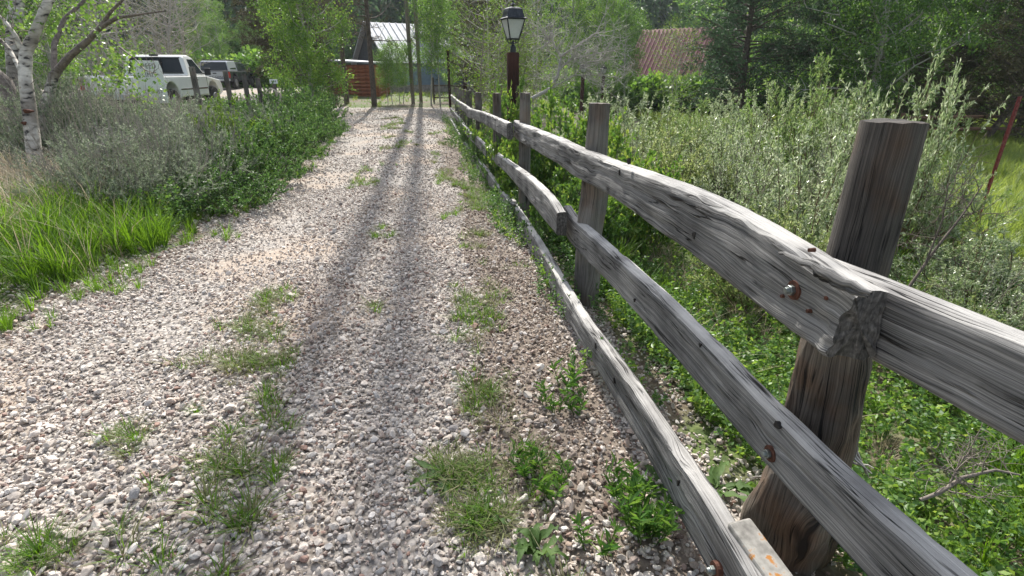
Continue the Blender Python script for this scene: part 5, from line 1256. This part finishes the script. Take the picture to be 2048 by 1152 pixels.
# ------------------------------------------------------------ vehicles
M['car_white'] = plain('white car paint', (.85, .845, .83), .25, 0, .04, 3)
M['car_silver'] = plain('silver car paint', (.45, .48, .52), .28, .3)
M['car_dark'] = plain('dark grey car paint', (.05, .06, .07), .25, .3)
M['tyre'] = plain('tyre rubber', (.02, .02, .02), .85)
M['rim'] = plain('alloy rim', (.35, .35, .36), .35, .8)
M['glass'] = plain('dark car glass', (.02, .027, .032), .15, 0, 0, 1, .3)
M['black'] = plain('black plastic trim', (.018, .018, .02), .6)
M['tail_red'] = plain('red tail lamp', (.35, .02, .015), .25)
M['chrome'] = plain('chrome', (.5, .5, .5), .15, 1)
def arc(cx, cz, r, n=10): return [(cx + r * math.cos(a), cz + r * math.sin(a)) for a in np.linspace(0, math.pi, n)][::-1]
def pickup(label, loc, rz, paint, cab_len, bed_len, width, topper=False, hi=0.0, tailgate_word=None, gate=None, bumper=None):
    """+Y is forward; origin on the ground below the rear bumper centre"""
    t = thing('pickup_truck', label, 'pickup truck', loc, rz); w = width / 2; g = .42 + hi; belt = 1.02 + hi; hood_l = 1.25
    Lt = bed_len + cab_len + hood_l; rw, fw, wr = .95, Lt - .85, .38 + hi * .3
    poly = [(0, g + .05)] + arc(rw, g - .05, .5)[0:] + [(rw + .55, g)] + [(bed_len, g)] + [(fw - .55, g)] + arc(fw, g - .05, .5) + [(Lt, g + .05), (Lt, belt - .32), (Lt - .12, belt - .14), (bed_len + cab_len - .1, belt), (0, belt)]
    m = MB(); m.prism(poly, -w, w, 'x'); m.build('body', paint, t, .05)
    roof = belt + .62
    cb = MB(); y0, y1 = bed_len + .02, bed_len + cab_len
    wb, wt = w - .03, w - .17
    prof = [(y0, belt, wb), (y0 + .12, roof - .08, wt + .03), (y0 + .25, roof, wt), (y1 - .85, roof, wt), (y1 - .6, roof - .07, wt + .02), (y1, belt, wb)]
    V = [(sx * q, yy, zz) for sx in (-1, 1) for yy, zz, q in prof]; n_ = 6
    cb.add(V, [tuple(range(6)), tuple(range(6, 12))[::-1]] + [(k, k + 6, (k + 1) % 6 + 6, (k + 1) % 6) for k in range(6)]); cb.build('cab', paint, t, .04)
    def side_q(sx, ya, yb, za, zb, sl0=0, sl1=0, name='side_window'):
        def xx(z): return sx * (np.interp(z, [belt, roof - .08], [wb, wt + .03]) + .004)
        q = MB(); P = [(xx(za), ya, za), (xx(za), yb, za), (xx(zb), yb - sl1, zb), (xx(zb), ya + sl0, zb)]; P2 = [(x_ - sx * .03, y_, z_) for x_, y_, z_ in P]
        q.add(P + P2, [(0, 1, 2, 3), (7, 6, 5, 4), (0, 4, 5, 1), (1, 5, 6, 2), (2, 6, 7, 3), (3, 7, 4, 0)]); q.build(name, M['glass'], t, .01)
    for sx in (-1, 1):
        if cab_len > 2: side_q(sx, y0 + .22, y0 + .95, belt + .08, roof - .12, .1, 0); side_q(sx, y0 + 1.05, y1 - .2, belt + .08, roof - .12, 0, .5)
        else: side_q(sx, y0 + .35, y1 - .15, belt + .06, roof - .12, .03, .5)
        d = MB(); d.box(sx * (w + .003) - .004, sx * (w + .003) + .004, y0 + .3, y0 + .31, g + .15, belt - .02); d.box(sx * (w + .003) - .004, sx * (w + .003) + .004, y1 - .1, y1 - .09, g + .15, belt - .02); d.build('door_seam', M['black'], t)
        h = MB(); h.box(sx * (w + .02) - .015, sx * (w + .02) + .015, y0 + .38, y0 + .54, belt - .14, belt - .1); h.build('door_handle', M['black'], t, .006)
        mi = MB(); mi.box(sx * (w + .18) - .09, sx * (w + .18) + .09, y1 - .42, y1 - .34, belt + .02, belt + .24); mi.box(min(sx * w, sx * (w + .12)), max(sx * w, sx * (w + .12)), y1 - .4, y1 - .36, belt + .05, belt + .09); mi.build('mirror', M['black'], t, .02)
        tl = MB(); tl.box(sx * (w - .05) - .06, sx * (w - .05) + .06, -.015, .05, belt - .42, belt - .06); tl.build('tail_lamp', M['tail_red'], t, .01)
        st = MB(); st.box(sx * (w + .004) - .006, sx * (w + .004) + .006, rw + .56, fw - .56, g + .2, g + .24); st.build('side_trim', M['chrome'] if not topper else M['black'], t)
        for yy in (rw, fw):
            Mx = Matrix.Translation((sx * (w - .1), yy, wr)) @ Matrix.Rotation(sx * math.pi / 2, 4, 'Y')
            ty = MB(); ty.cone((0, 0), wr, wr * .96, -.13, .11, 28, Mx); to = ty.build('wheel', M['tyre'], t, .02)
            ri = MB(); ri.cone((0, 0), wr * .58, wr * .5, .105, .125, 20, Mx); ri.build('rim', M['rim'], to)
    rwn = MB(); zs = (belt + .1, roof - .1)
    def ry(z): return y0 + .12 * (z - belt) / (roof - .08 - belt) - .006
    def rxw(z): return np.interp(z, [belt, roof - .08], [wb, wt + .03]) - .12
    if not topper:
        P = [(-rxw(zs[0]), ry(zs[0]), zs[0]), (rxw(zs[0]), ry(zs[0]), zs[0]), (rxw(zs[1]), ry(zs[1]), zs[1]), (-rxw(zs[1]), ry(zs[1]), zs[1])]
        rwn.add(P + [(x_, y_ + .03, z_) for x_, y_, z_ in P], [(0, 1, 2, 3), (7, 6, 5, 4), (0, 4, 5, 1), (1, 5, 6, 2), (2, 6, 7, 3), (3, 7, 4, 0)]); rwn.build('rear_window', M['glass'], t, .01)
        fr = MB()
        for (a_, b_, c_, d_) in ((-rxw(zs[0]) - .02, rxw(zs[0]) + .02, zs[0] - .03, zs[0]), (-rxw(zs[1]) - .02, rxw(zs[1]) + .02, zs[1], zs[1] + .03), (-.2, -.185, zs[0], zs[1]), (.185, .2, zs[0], zs[1])):
            fr.box(a_, b_, ry(c_) - .006, ry(c_) + .07, c_, d_)
        fr.build('window_frame', M['black'], t)
        tk = MB(); tk.box(-.12, .12, y0 + .08, y0 + .16, roof - .04, roof + .015); tk.build('third_brake_lamp', M['black'], t, .01)
        bi = MB(); bi.box(-w + .12, w - .12, .08, bed_len - .03, belt - .002, belt + .006); bi.build('bed_opening', M['black'], t)
        for sx in (-1, 1):
            rr_ = MB(); rr_.box(sx * (w - .07) - .05, sx * (w - .07) + .05, .02, bed_len - .02, belt + .002, belt + .03); rr_.build('bed_rail', M['car_silver'], t, .01)
    else:
        tp = MB(); pr_ = [(0.02, belt, wb), (.1, roof - .1, wt + .06), (.25, roof + .02, wt + .02), (bed_len, roof + .02, wt + .02), (bed_len + .01, belt, wb)]
        V = [(sx * q, yy, zz) for sx in (-1, 1) for yy, zz, q in pr_]
        tp.add(V, [tuple(range(5)), tuple(range(5, 10))[::-1]] + [(k, k + 5, (k + 1) % 5 + 5, (k + 1) % 5) for k in range(5)]); tp.build('topper', gate, t, .04)
        gz = (belt + .03, roof - .06)
        def ty_(z): return .02 + .08 * (z - belt) / (roof - .1 - belt) - .008
        P = [(-wb + .06, ty_(gz[0]), gz[0]), (wb - .06, ty_(gz[0]), gz[0]), (wt, ty_(gz[1]), gz[1]), (-wt, ty_(gz[1]), gz[1])]
        q = MB(); q.add(P + [(x_, y_ + .03, z_) for x_, y_, z_ in P], [(0, 1, 2, 3), (7, 6, 5, 4), (0, 4, 5, 1), (1, 5, 6, 2), (2, 6, 7, 3), (3, 7, 4, 0)]); q.build('topper_window', M['glass'], t, .01)
        for sx in (-1, 1): side_q(sx, .3, bed_len - .15, belt + .1, roof - .14, .05, .05, 'topper_side_window')
        rk = MB(); rk.box(-wt, wt, .5, bed_len + 1.2, roof + .06, roof + .1); rk.build('roof_rack', M['black'], t, .01)
    tg = MB(); tg.box(-w + .12, w - .12, -.02, .0, g + .18, belt - .03); tg.build('tailgate', gate or paint, t, .008)
    hd = MB(); hd.box(-.12, .12, -.03, -.02, belt - .17, belt - .1); hd.build('tailgate_handle', M['black'], t, .006)
    if tailgate_word: text(tailgate_word, t, .17, (0, -.026, belt - .36), sx=1.5)
    bp = MB(); bp.box(-w + .02, w - .02, -.16, .0, g - .02, g + .13); bp.build('rear_bumper', bumper or M['chrome'], t, .02)
    pl = MB(); pl.box(-.15, .15, -.168, -.16, g + .0, g + .12); pl.build('licence_plate', M['car_silver'], t)
    ch = MB(); ch.box(-w + .3, w - .3, .2, Lt - .2, g - .12, g + .1); ch.build('chassis', M['black'], t)
    ws = MB(); P = [(-wb + .1, y1 - .04, belt + .06), (wb - .1, y1 - .04, belt + .06), (wt - .02, y1 - .56, roof - .09), (-wt + .02, y1 - .56, roof - .09)]
    ws.add([(x_, y_ + .02, z_) for x_, y_, z_ in P], [(0, 1, 2, 3)]); ws.build('windscreen', M['glass'], t)
    return t
# white pickup: place by the rear lower corner of its cab
az = math.radians(8)
C0 = pt(312, 150, 16.6); fwd = Vector((-math.sin(az), math.cos(az), 0)); org = Vector((C0.x, C0.y, 0)) - fwd * 2.3
pickup('white pickup with open bed parked behind the sagebrush bank', (org.x, org.y, .18), az, M['car_white'], 1.45, 2.3, 1.95, hi=.2)
c = pt(436, 180, 35.5)
pickup('grey pickup with silver tailgate and topper parked in the gravel yard', (c.x, c.y, Hs(c.x, c.y)), .12, M['car_dark'], 2.2, 1.65, 1.92, True, .12, 'TACOMA', M['car_silver'], M['car_silver'])
# dark car far behind the juniper
def car(label, loc, rz, paint):
    t = thing('parked_car', label, 'car', loc, rz); m = MB()
    m.prism([(-2.2, .35)] + arc(-1.35, .33, .4) + arc(1.35, .33, .4) + [(2.2, .35), (2.25, .7), (1.2, .92), (-2.1, .95)], -.85, .85, 'x'); m.build('body', paint, t, .05)
    m = MB(); P = [(-1.9, .94, .78), (-1.5, 1.42, .62), (.3, 1.42, .62), (1.05, .92, .78)]; V = [(sx * q, yy, zz) for sx in (-1, 1) for yy, zz, q in P]
    m.add(V, [(0, 1, 2, 3), (7, 6, 5, 4)] + [(k, k + 4, (k + 1) % 4 + 4, (k + 1) % 4) for k in range(4)]); m.build('cabin', M['glass'], t, .04)
    m = MB(); m.box(-.6, .6, -1.4, .25, 1.4, 1.45); m.build('roof', paint, t, .02)
    for sx in (-1, 1):
        for yy in (-1.35, 1.35):
            m = MB(); m.cone((0, 0), .33, .32, -.1, .1, 20, Matrix.Translation((sx * .78, yy, .33)) @ Matrix.Rotation(math.pi / 2, 4, 'Y')); m.build('wheel', M['tyre'], t)
c = pt(520, 172, 52); car('dark car parked beyond the yard under the trees', (c.x, c.y, Hs(c.x, c.y)), 1.2, M['car_dark'])
c = pt(541, 170, 50); car('silver car half hidden by the juniper branches', (c.x, c.y, Hs(c.x, c.y)), 1.0, M['car_silver'])

# ------------------------------------------------------------ buildings
M['log'] = wood_mat('red stained logs', [(.3, (.12, .03, .015)), (.5, (.24, .065, .03)), (.7, (.34, .11, .05))])
M['log'] = plain('red stained logs', (.27, .095, .045), .7, 0, .35, 6)
M['metal_roof'] = plain('bare metal roofing', (.36, .38, .41), .7, .1, .2, 1.5)
M['red_roof'] = plain('faded red metal roofing', (.24, .1, .095), .5, .2, .15, 1.5)
M['dark_wall'] = plain('dark board wall', (.03, .035, .045), .8, 0, .3, 5)
M['blue_wall'] = plain('blue grey siding', (.2, .27, .34), .7, 0, .15, 5)
M['stone_wall'] = plain('stone foundation', (.3, .27, .25), .9, 0, .4, 8)
def gable_building(name, label, cat, corner, ang, Wd, Ln, z0, eave, ridge, walls, roofm, over=.4, ribs=.3, siding='v', found=0.0):
    """corner: nearest corner; local +x runs along the eave wall, local +y along the gable wall"""
    t = thing(name, label, cat, (corner[0], corner[1], z0), ang); gw, ew = walls; e = eave - z0; R_ = ridge - z0
    if found:
        f = MB(); f.box(-.06, Ln + .06, -.06, Wd + .06, -.6, found); f.build('foundation', M['stone_wall'], t)
    g = MB(); g.prism([(0, found - .02), (Wd, found - .02), (Wd, e), (Wd / 2, R_ - .05), (0, e)], .0, .12, 'x'); g.prism([(0, found - .02), (Wd, found - .02), (Wd, e), (Wd / 2, R_ - .05), (0, e)], Ln - .12, Ln, 'x'); g.build('gable_wall', gw, t)
    s = MB(); s.box(.122, Ln - .122, .0, .12, found - .02, e - .02); s.build('side_wall', ew, t)
    s = MB(); s.box(.122, Ln - .122, Wd - .12, Wd, found - .02, e - .02); s.build('side_wall', ew, t)
    sl = math.hypot(Wd / 2, R_ - e); a = math.atan2(R_ - e, Wd / 2)
    for sgn in (0, 1):
        rf = MB(); Mx = Matrix.Translation((-over, Wd * sgn, e)) @ (Matrix.Rotation(a, 4, 'X') if sgn == 0 else Matrix.Scale(-1, 4, (0, 1, 0)) @ Matrix.Rotation(a, 4, 'X'))
        rf.box(0, Ln + 2 * over, -over, sl, .0, .05, Mx); ro = rf.build('roof', roofm, t)
        rb = MB(); n = int((Ln + 2 * over) / ribs); w_ = (Ln + 2 * over) / n
        me = None
        for k in range(n + 1):
            q = MB()
            if me is None: q.box(-.025, .025, -over, sl, .05, .095); me = q.mesh('seam', roofm)
            o = ob('roof_seam', me, ro); o.matrix_local = Mx @ Matrix.Translation((k * w_ if 0 < k < n else (.03 if k == 0 else Ln + 2 * over - .03), 0, .001))
    if siding == 'v' :
        me = None
        for k in range(int(Ln / .4)):
            if me is None: q = MB(); q.box(-.02, .02, -.02, -.003, found, e - .04); me = q.mesh('batten', ew)
            ob('siding_batten', me, t, loc=(.2 + k * .4, 0, 0))
    return t
d1 = math.atan2(.5, .87); c = (ux(785, 36, .3), 36)
gable_building('metal_roofed_house', 'house with steep bare metal roof and blue grey side wall behind the log cabin', 'house', c, d1, 8, 6.5, .2, 2.2, 4.6, (M['dark_wall'], M['blue_wall']), M['metal_roof'], .35, .45, found=.55)
c = (15.2, 40.8)
gable_building('red_roofed_house', 'house with a faded red ribbed metal roof among the aspens', 'house', c, math.atan2(.6, -.8), 6, 4.8, -1.6, .85, 4.25, (M['dark_wall'], M['dark_wall']), M['red_roof'], .3, .3)
# log cabin
cx_, cy_ = ux(757, 31, .3), 31.0
t = thing('log_cabin', 'small red brown log cabin with a low metal roof behind the sparse pine', 'cabin', (cx_, cy_, .12), 0)
def log_wall(p, q, n, zt, rad):
    L = math.dist(p, q); a = math.atan2(q[1] - p[1], q[0] - p[0]); me = None
    v, fq = tubes([(np.array([[-.12, 0, 0], [L + .12, 0, 0]]), [rad, rad])], 10); m = MB(); m.add(v, [tuple(k) for k in fq] + [tuple(range(10)), tuple(range(10, 20))[::-1]]); me = m.mesh('log', M['log'])
    for k in range(n): ob('log', me, t, loc=(p[0], p[1], (k + .5) * zt / n + (0 if a == 0 else .02)), rot=(0, 0, a))
log_wall((-2.5, .7), (0, 0), 9, 1.75, .105); log_wall((0, 0), (-.1, 3.2), 9, 1.75, .105)
b = MB(); b.add([(-2.5, .8, 0), (0, .1, 0), (-.2, 3.2, 0), (-2.6, 3.9, 0), (-2.5, .8, 1.74), (0, .1, 1.74), (-.2, 3.2, 1.74), (-2.6, 3.9, 1.74)], [(0, 1, 5, 4), (1, 2, 6, 5), (2, 3, 7, 6), (3, 0, 4, 7), (4, 5, 6, 7)]); b.build('inner_wall', M['dark_wall'], t)
b = MB(); P = [(-2.9, .55, 1.94), (.3, -.35, 1.8), (.25, 3.5, 1.86), (-2.9, 4.3, 2.05)]; b.add(P + [(x_, y_, z_ + .08) for x_, y_, z_ in P], [(3, 2, 1, 0), (4, 5, 6, 7), (0, 1, 5, 4), (1, 2, 6, 5), (2, 3, 7, 6), (3, 0, 4, 7)]); b.build('roof', M['metal_roof'], t)

# ------------------------------------------------------------ other fences
def pole_fence(name, label, A, B, posts, rails, rr_, mat, zt):
    t = thing(name, label, 'fence'); A = Vector(A); B = Vector(B)
    for k in range(posts):
        p = A.lerp(B, k / (posts - 1)); z = Hs(p.x, p.y); m = MB(); m.cone((0, 0), rr_ * 1.4, rr_ * 1.25, -.3, zt + .1, 10); o = m.build('post', mat, t); o.location = (p.x, p.y, z)
    for z in rails:
        a = Vector((A.x, A.y, Hs(A.x, A.y) + z)); b = Vector((B.x, B.y, Hs(B.x, B.y) + z)); off = Vector((0, -.13, 0)); v, f = tubes([(np.array([a + off, a.lerp(b, .5) + off + Vector((0, 0, .03)), b + off]), [rr_, rr_ * .9, rr_ * .8])], 8); m = MB(); m.add(v, [tuple(k) for k in f]); m.build('rail', mat, t)
M['brown_pole'] = plain('brown peeled poles', (.16, .09, .055), .8, 0, .3, 8)
pole_fence('pole_fence', 'brown round pole fence across the meadow at the right', (13.2, 18.6, 0), (19.5, 19.4, 0), 4, (.55, .95), .06, M['brown_pole'], 1.0)
pole_fence('yard_fence', 'dark rail fence with tall post at the far end of the drive', (ux(868, 27), 27, 0), (ux(932, 26.5), 26.5, 0), 3, (.2, .75), .035, M['bark_dark'], 1.0)
pole_fence('yard_fence', 'dark rail fence right of the grey pickup', (ux(478, 45), 45, 0), (ux(512, 46), 46, 0), 3, (.8, 1.6), .1, M['bark_dark'], 1.7)
o = ob('gate_post', post_mesh(-.2, 2.3, [(-.2, .06, .06), (2.3, .055, .055)], 95, .3, 14, 10, 'brown_post'), loc=(ux(900, 24.5), 24.5, Hs(ux(900, 24.5), 24.5))); tag(o, 'tall thin dark post at the far end of the drive', 'post')

# ------------------------------------------------------------ single weeds growing in the gravel
def rosette(n, L, Wd, seed, mat='dock_leaf', rise=.25):
    r = np.random.default_rng(seed); Vs = []; Fs = []; k = 0
    for i_ in range(n):
        a = i_ * 2.4 + r.normal(0, .3); d = np.array([math.cos(a), math.sin(a), 0]); s = np.array([-d[1], d[0], 0]); ln = L * r.uniform(.55, 1.15); up = rise * r.uniform(.4, 1.6); seg = 8
        for q in range(seg + 1):
            t_ = q / seg; w = Wd * math.sin(math.pi * min(1, t_ * .88 + .1)) ** .8 * (1 + .25 * math.sin(q * 2.1 + i_)) * .5 if q < seg else .001
            c = d * ln * t_ + np.array([0, 0, ln * up * (math.sin(t_ * 2.3)) + .006]) + s * .02 * math.sin(t_ * 3 + i_)
            rip = .012 * math.sin(q * 2.6 + i_)
            Vs += [c - s * w + [0, 0, w * .35 + rip], c, c + s * w + [0, 0, w * .35 - rip]]
        for q in range(seg):
            b_ = k + q * 3; Fs += [(b_, b_ + 1, b_ + 4, b_ + 3), (b_ + 1, b_ + 2, b_ + 5, b_ + 4)]
        k += (seg + 1) * 3
    return mesh_np('leaves', np.array(Vs), np.array(Fs), M[mat], True)
RS = [rosette(7, .2, .038, 1, rise=.08), rosette(9, .15, .03, 2, rise=.18), rosette(11, .13, .032, 3, rise=.4)]
def gp(u, v):
    p = pt(u, v, 1.0); d = Vector((p.x, p.y, p.z - CH)); k = CH / -d.z
    for _ in range(8):
        k = (CH - Hs(d.x * k, d.y * k)) / -d.z
    return d.x * k, d.y * k
WG = 'broad leaved weeds in the gravel'
for (u, v, m_, s_, lab) in ((905, 955, 0, .85, 'flattened broad leaved weed with long dark leaves left of the bottom rail'), (960, 1050, 1, .7, 'ragged weed with brown dry middle near the bottom edge'), (1075, 1110, 2, .95, 'fresh upright broad leaved weed at the bottom edge'), (1330, 985, 0, .9, 'broad leaved weed between the bottom rail and the near post'), (1440, 985, 1, 1.2, 'large broad leaves right of the bottom rail under the middle rail')):
    x, y = gp(u, v); t = thing('broadleaf_weed', lab, 'weed', (x, y, Hs(x, y) + .006), u * .1, WG); t.scale = (s_,) * 3; ob('leaves', RS[m_], t)
def upright_weed(n, h, seed):
    r = np.random.default_rng(seed); C = []; D = []; paths = []
    for i_ in range(n):
        a = r.uniform(0, 6.28); o = np.array([math.cos(a), math.sin(a), 0]) * r.uniform(0, .1); d = norm(np.array([math.cos(a) * .35, math.sin(a) * .35, 1])); hh = h * r.uniform(.6, 1.1)
        P = branch_path(o, d, hh, 5, .06, r, .05); paths.append((P, np.linspace(.003, .0015, 6)))
        for q in range(13):
            t_ = r.uniform(.1, 1) * 5; j = min(int(t_), 4); C.append(P[j] + (P[j + 1] - P[j]) * (t_ - j)); b_ = r.uniform(0, 6.28); D.append([math.cos(b_) * .8, math.sin(b_) * .8, .9])
    V, Fs = leaves(np.array(C), np.array(D), .07 * r.uniform(.7, 1.2, len(C)), .014, r, .15, .15); wv, wf = tubes(paths, 4)
    return mesh_np('stems', wv, wf, M['tar_leaf'], True), mesh_np('foliage', V, Fs, M['tar_leaf'])
UW = [upright_weed(34, .24, 1), upright_weed(12, .17, 2), upright_weed(5, .14, 3)]
for (u, v, m_, s_, lab) in ((1290, 1060, 0, .95, 'dense bright green leafy weed clump under the bottom rail'), (1250, 1000, 1, .9, 'smaller leafy weed clump left of the dense bright clump'), (1210, 1110, 2, 1.0, 'thin leafy weed in the gravel below the dense clump'), (1110, 825, 2, 1.0, 'small upright weed in the gravel, left one of two'), (1150, 830, 2, .9, 'small upright weed in the gravel, right one of two'), (1130, 775, 2, 1.3, 'taller single weed at the gravel edge above the two small ones'), (1060, 950, 1, .8, 'dark narrow leaved weed in the gravel beside the flattened weed'), (1100, 1000, 2, 1.0, 'narrow leaved weed just below the dark narrow leaved one')):
    x, y = gp(u, v); t = thing('leafy_weed', lab, 'weed', (x, y, Hs(x, y)), u * .13, 'upright leafy weeds by the fence'); t.scale = (s_ * .9, s_ * .9, s_ * .78); ob('stems', UW[m_][0], t); ob('foliage', UW[m_][1], t)
Pm = []
for (u, v, su, sv, n) in ((930, 950, 70, 45, 60), (960, 1050, 60, 40, 55), (1075, 960, 40, 50, 22), (500, 730, 90, 22, 55), (530, 605, 45, 30, 22), (250, 880, 40, 40, 14), (80, 1110, 60, 40, 22), (960, 800, 50, 50, 26), (980, 620, 40, 90, 50), (500, 660, 50, 25, 26)):
    for k in range(n):
        x, y = gp(rng.normal(u, su * .55), min(1190, rng.normal(v, sv * .55))); Pm.append((x, y, Hs(x, y) + .008))
scatter('trampled_weeds', np.array(Pm), [S_mat[0], S_mat[1], S_mat[2], G_short[0], G_short[1], G_short[2]], rng.uniform(.5, 1.15, len(Pm)), seed=9)
GT = [tuft(60, .12, .0035, .06, M['grass'], 5, 1.1), tuft(46, .12, .0035, .07, M['moss'], 6, 1.2)]
for (u, v, m_, s_, lab) in ((912, 680, 0, .9, 'grass tuft on the gravel right of the shade stripes'), (912, 640, 0, .7, 'grass tuft directly above the lower one beside the stripes'), (955, 790, 0, 1.1, 'spreading grass tuft on the gravel near the fence'), (1000, 850, 1, 1.0, 'brownish grass tuft on the gravel below the spreading one'), (550, 680, 0, 1.0, 'grass tuft in the middle strip of the drive'), (480, 735, 1, 1.4, 'matted dry grass tuft in the middle strip'), (270, 880, 0, .9, 'dark green tuft alone on the pale gravel'), (80, 1110, 0, 1.0, 'grass tuft at the bottom left corner'), (70, 1140, 0, .9, 'lowest tuft at the bottom left corner'), (240, 1060, 0, .6, 'small tuft near the bottom left'), (530, 605, 0, .9, 'grass tuft at the far part of the middle strip'), (395, 825, 0, .5, 'tiny tuft on the pale gravel left of the shade stripe')):
    x, y = gp(u, v); t = tag(ob('grass_tuft', GT[m_], loc=(x, y, Hs(x, y)), rot=(0, 0, u)), lab, 'grass tuft', 'grass tufts on the gravel'); t.scale = (s_,) * 3

# ------------------------------------------------------------ thin valley haze
hm_ = bpy.data.materials.new('haze'); hm_.use_nodes = True; hn = hm_.node_tree.nodes; hn.remove(hn['Principled BSDF'])
pv = hn.new('ShaderNodeVolumePrincipled'); pv.inputs['Color'].default_value = (.86, .92, 1, 1); pv.inputs['Density'].default_value = .0004; pv.inputs['Anisotropy'].default_value = .35
hm_.node_tree.links.new(pv.outputs[0], hn['Material Output'].inputs['Volume'])
b = MB(); b.box(-420, 420, -420, 420, -12, 175); b.build('haze', hm_, None, kind='stuff')
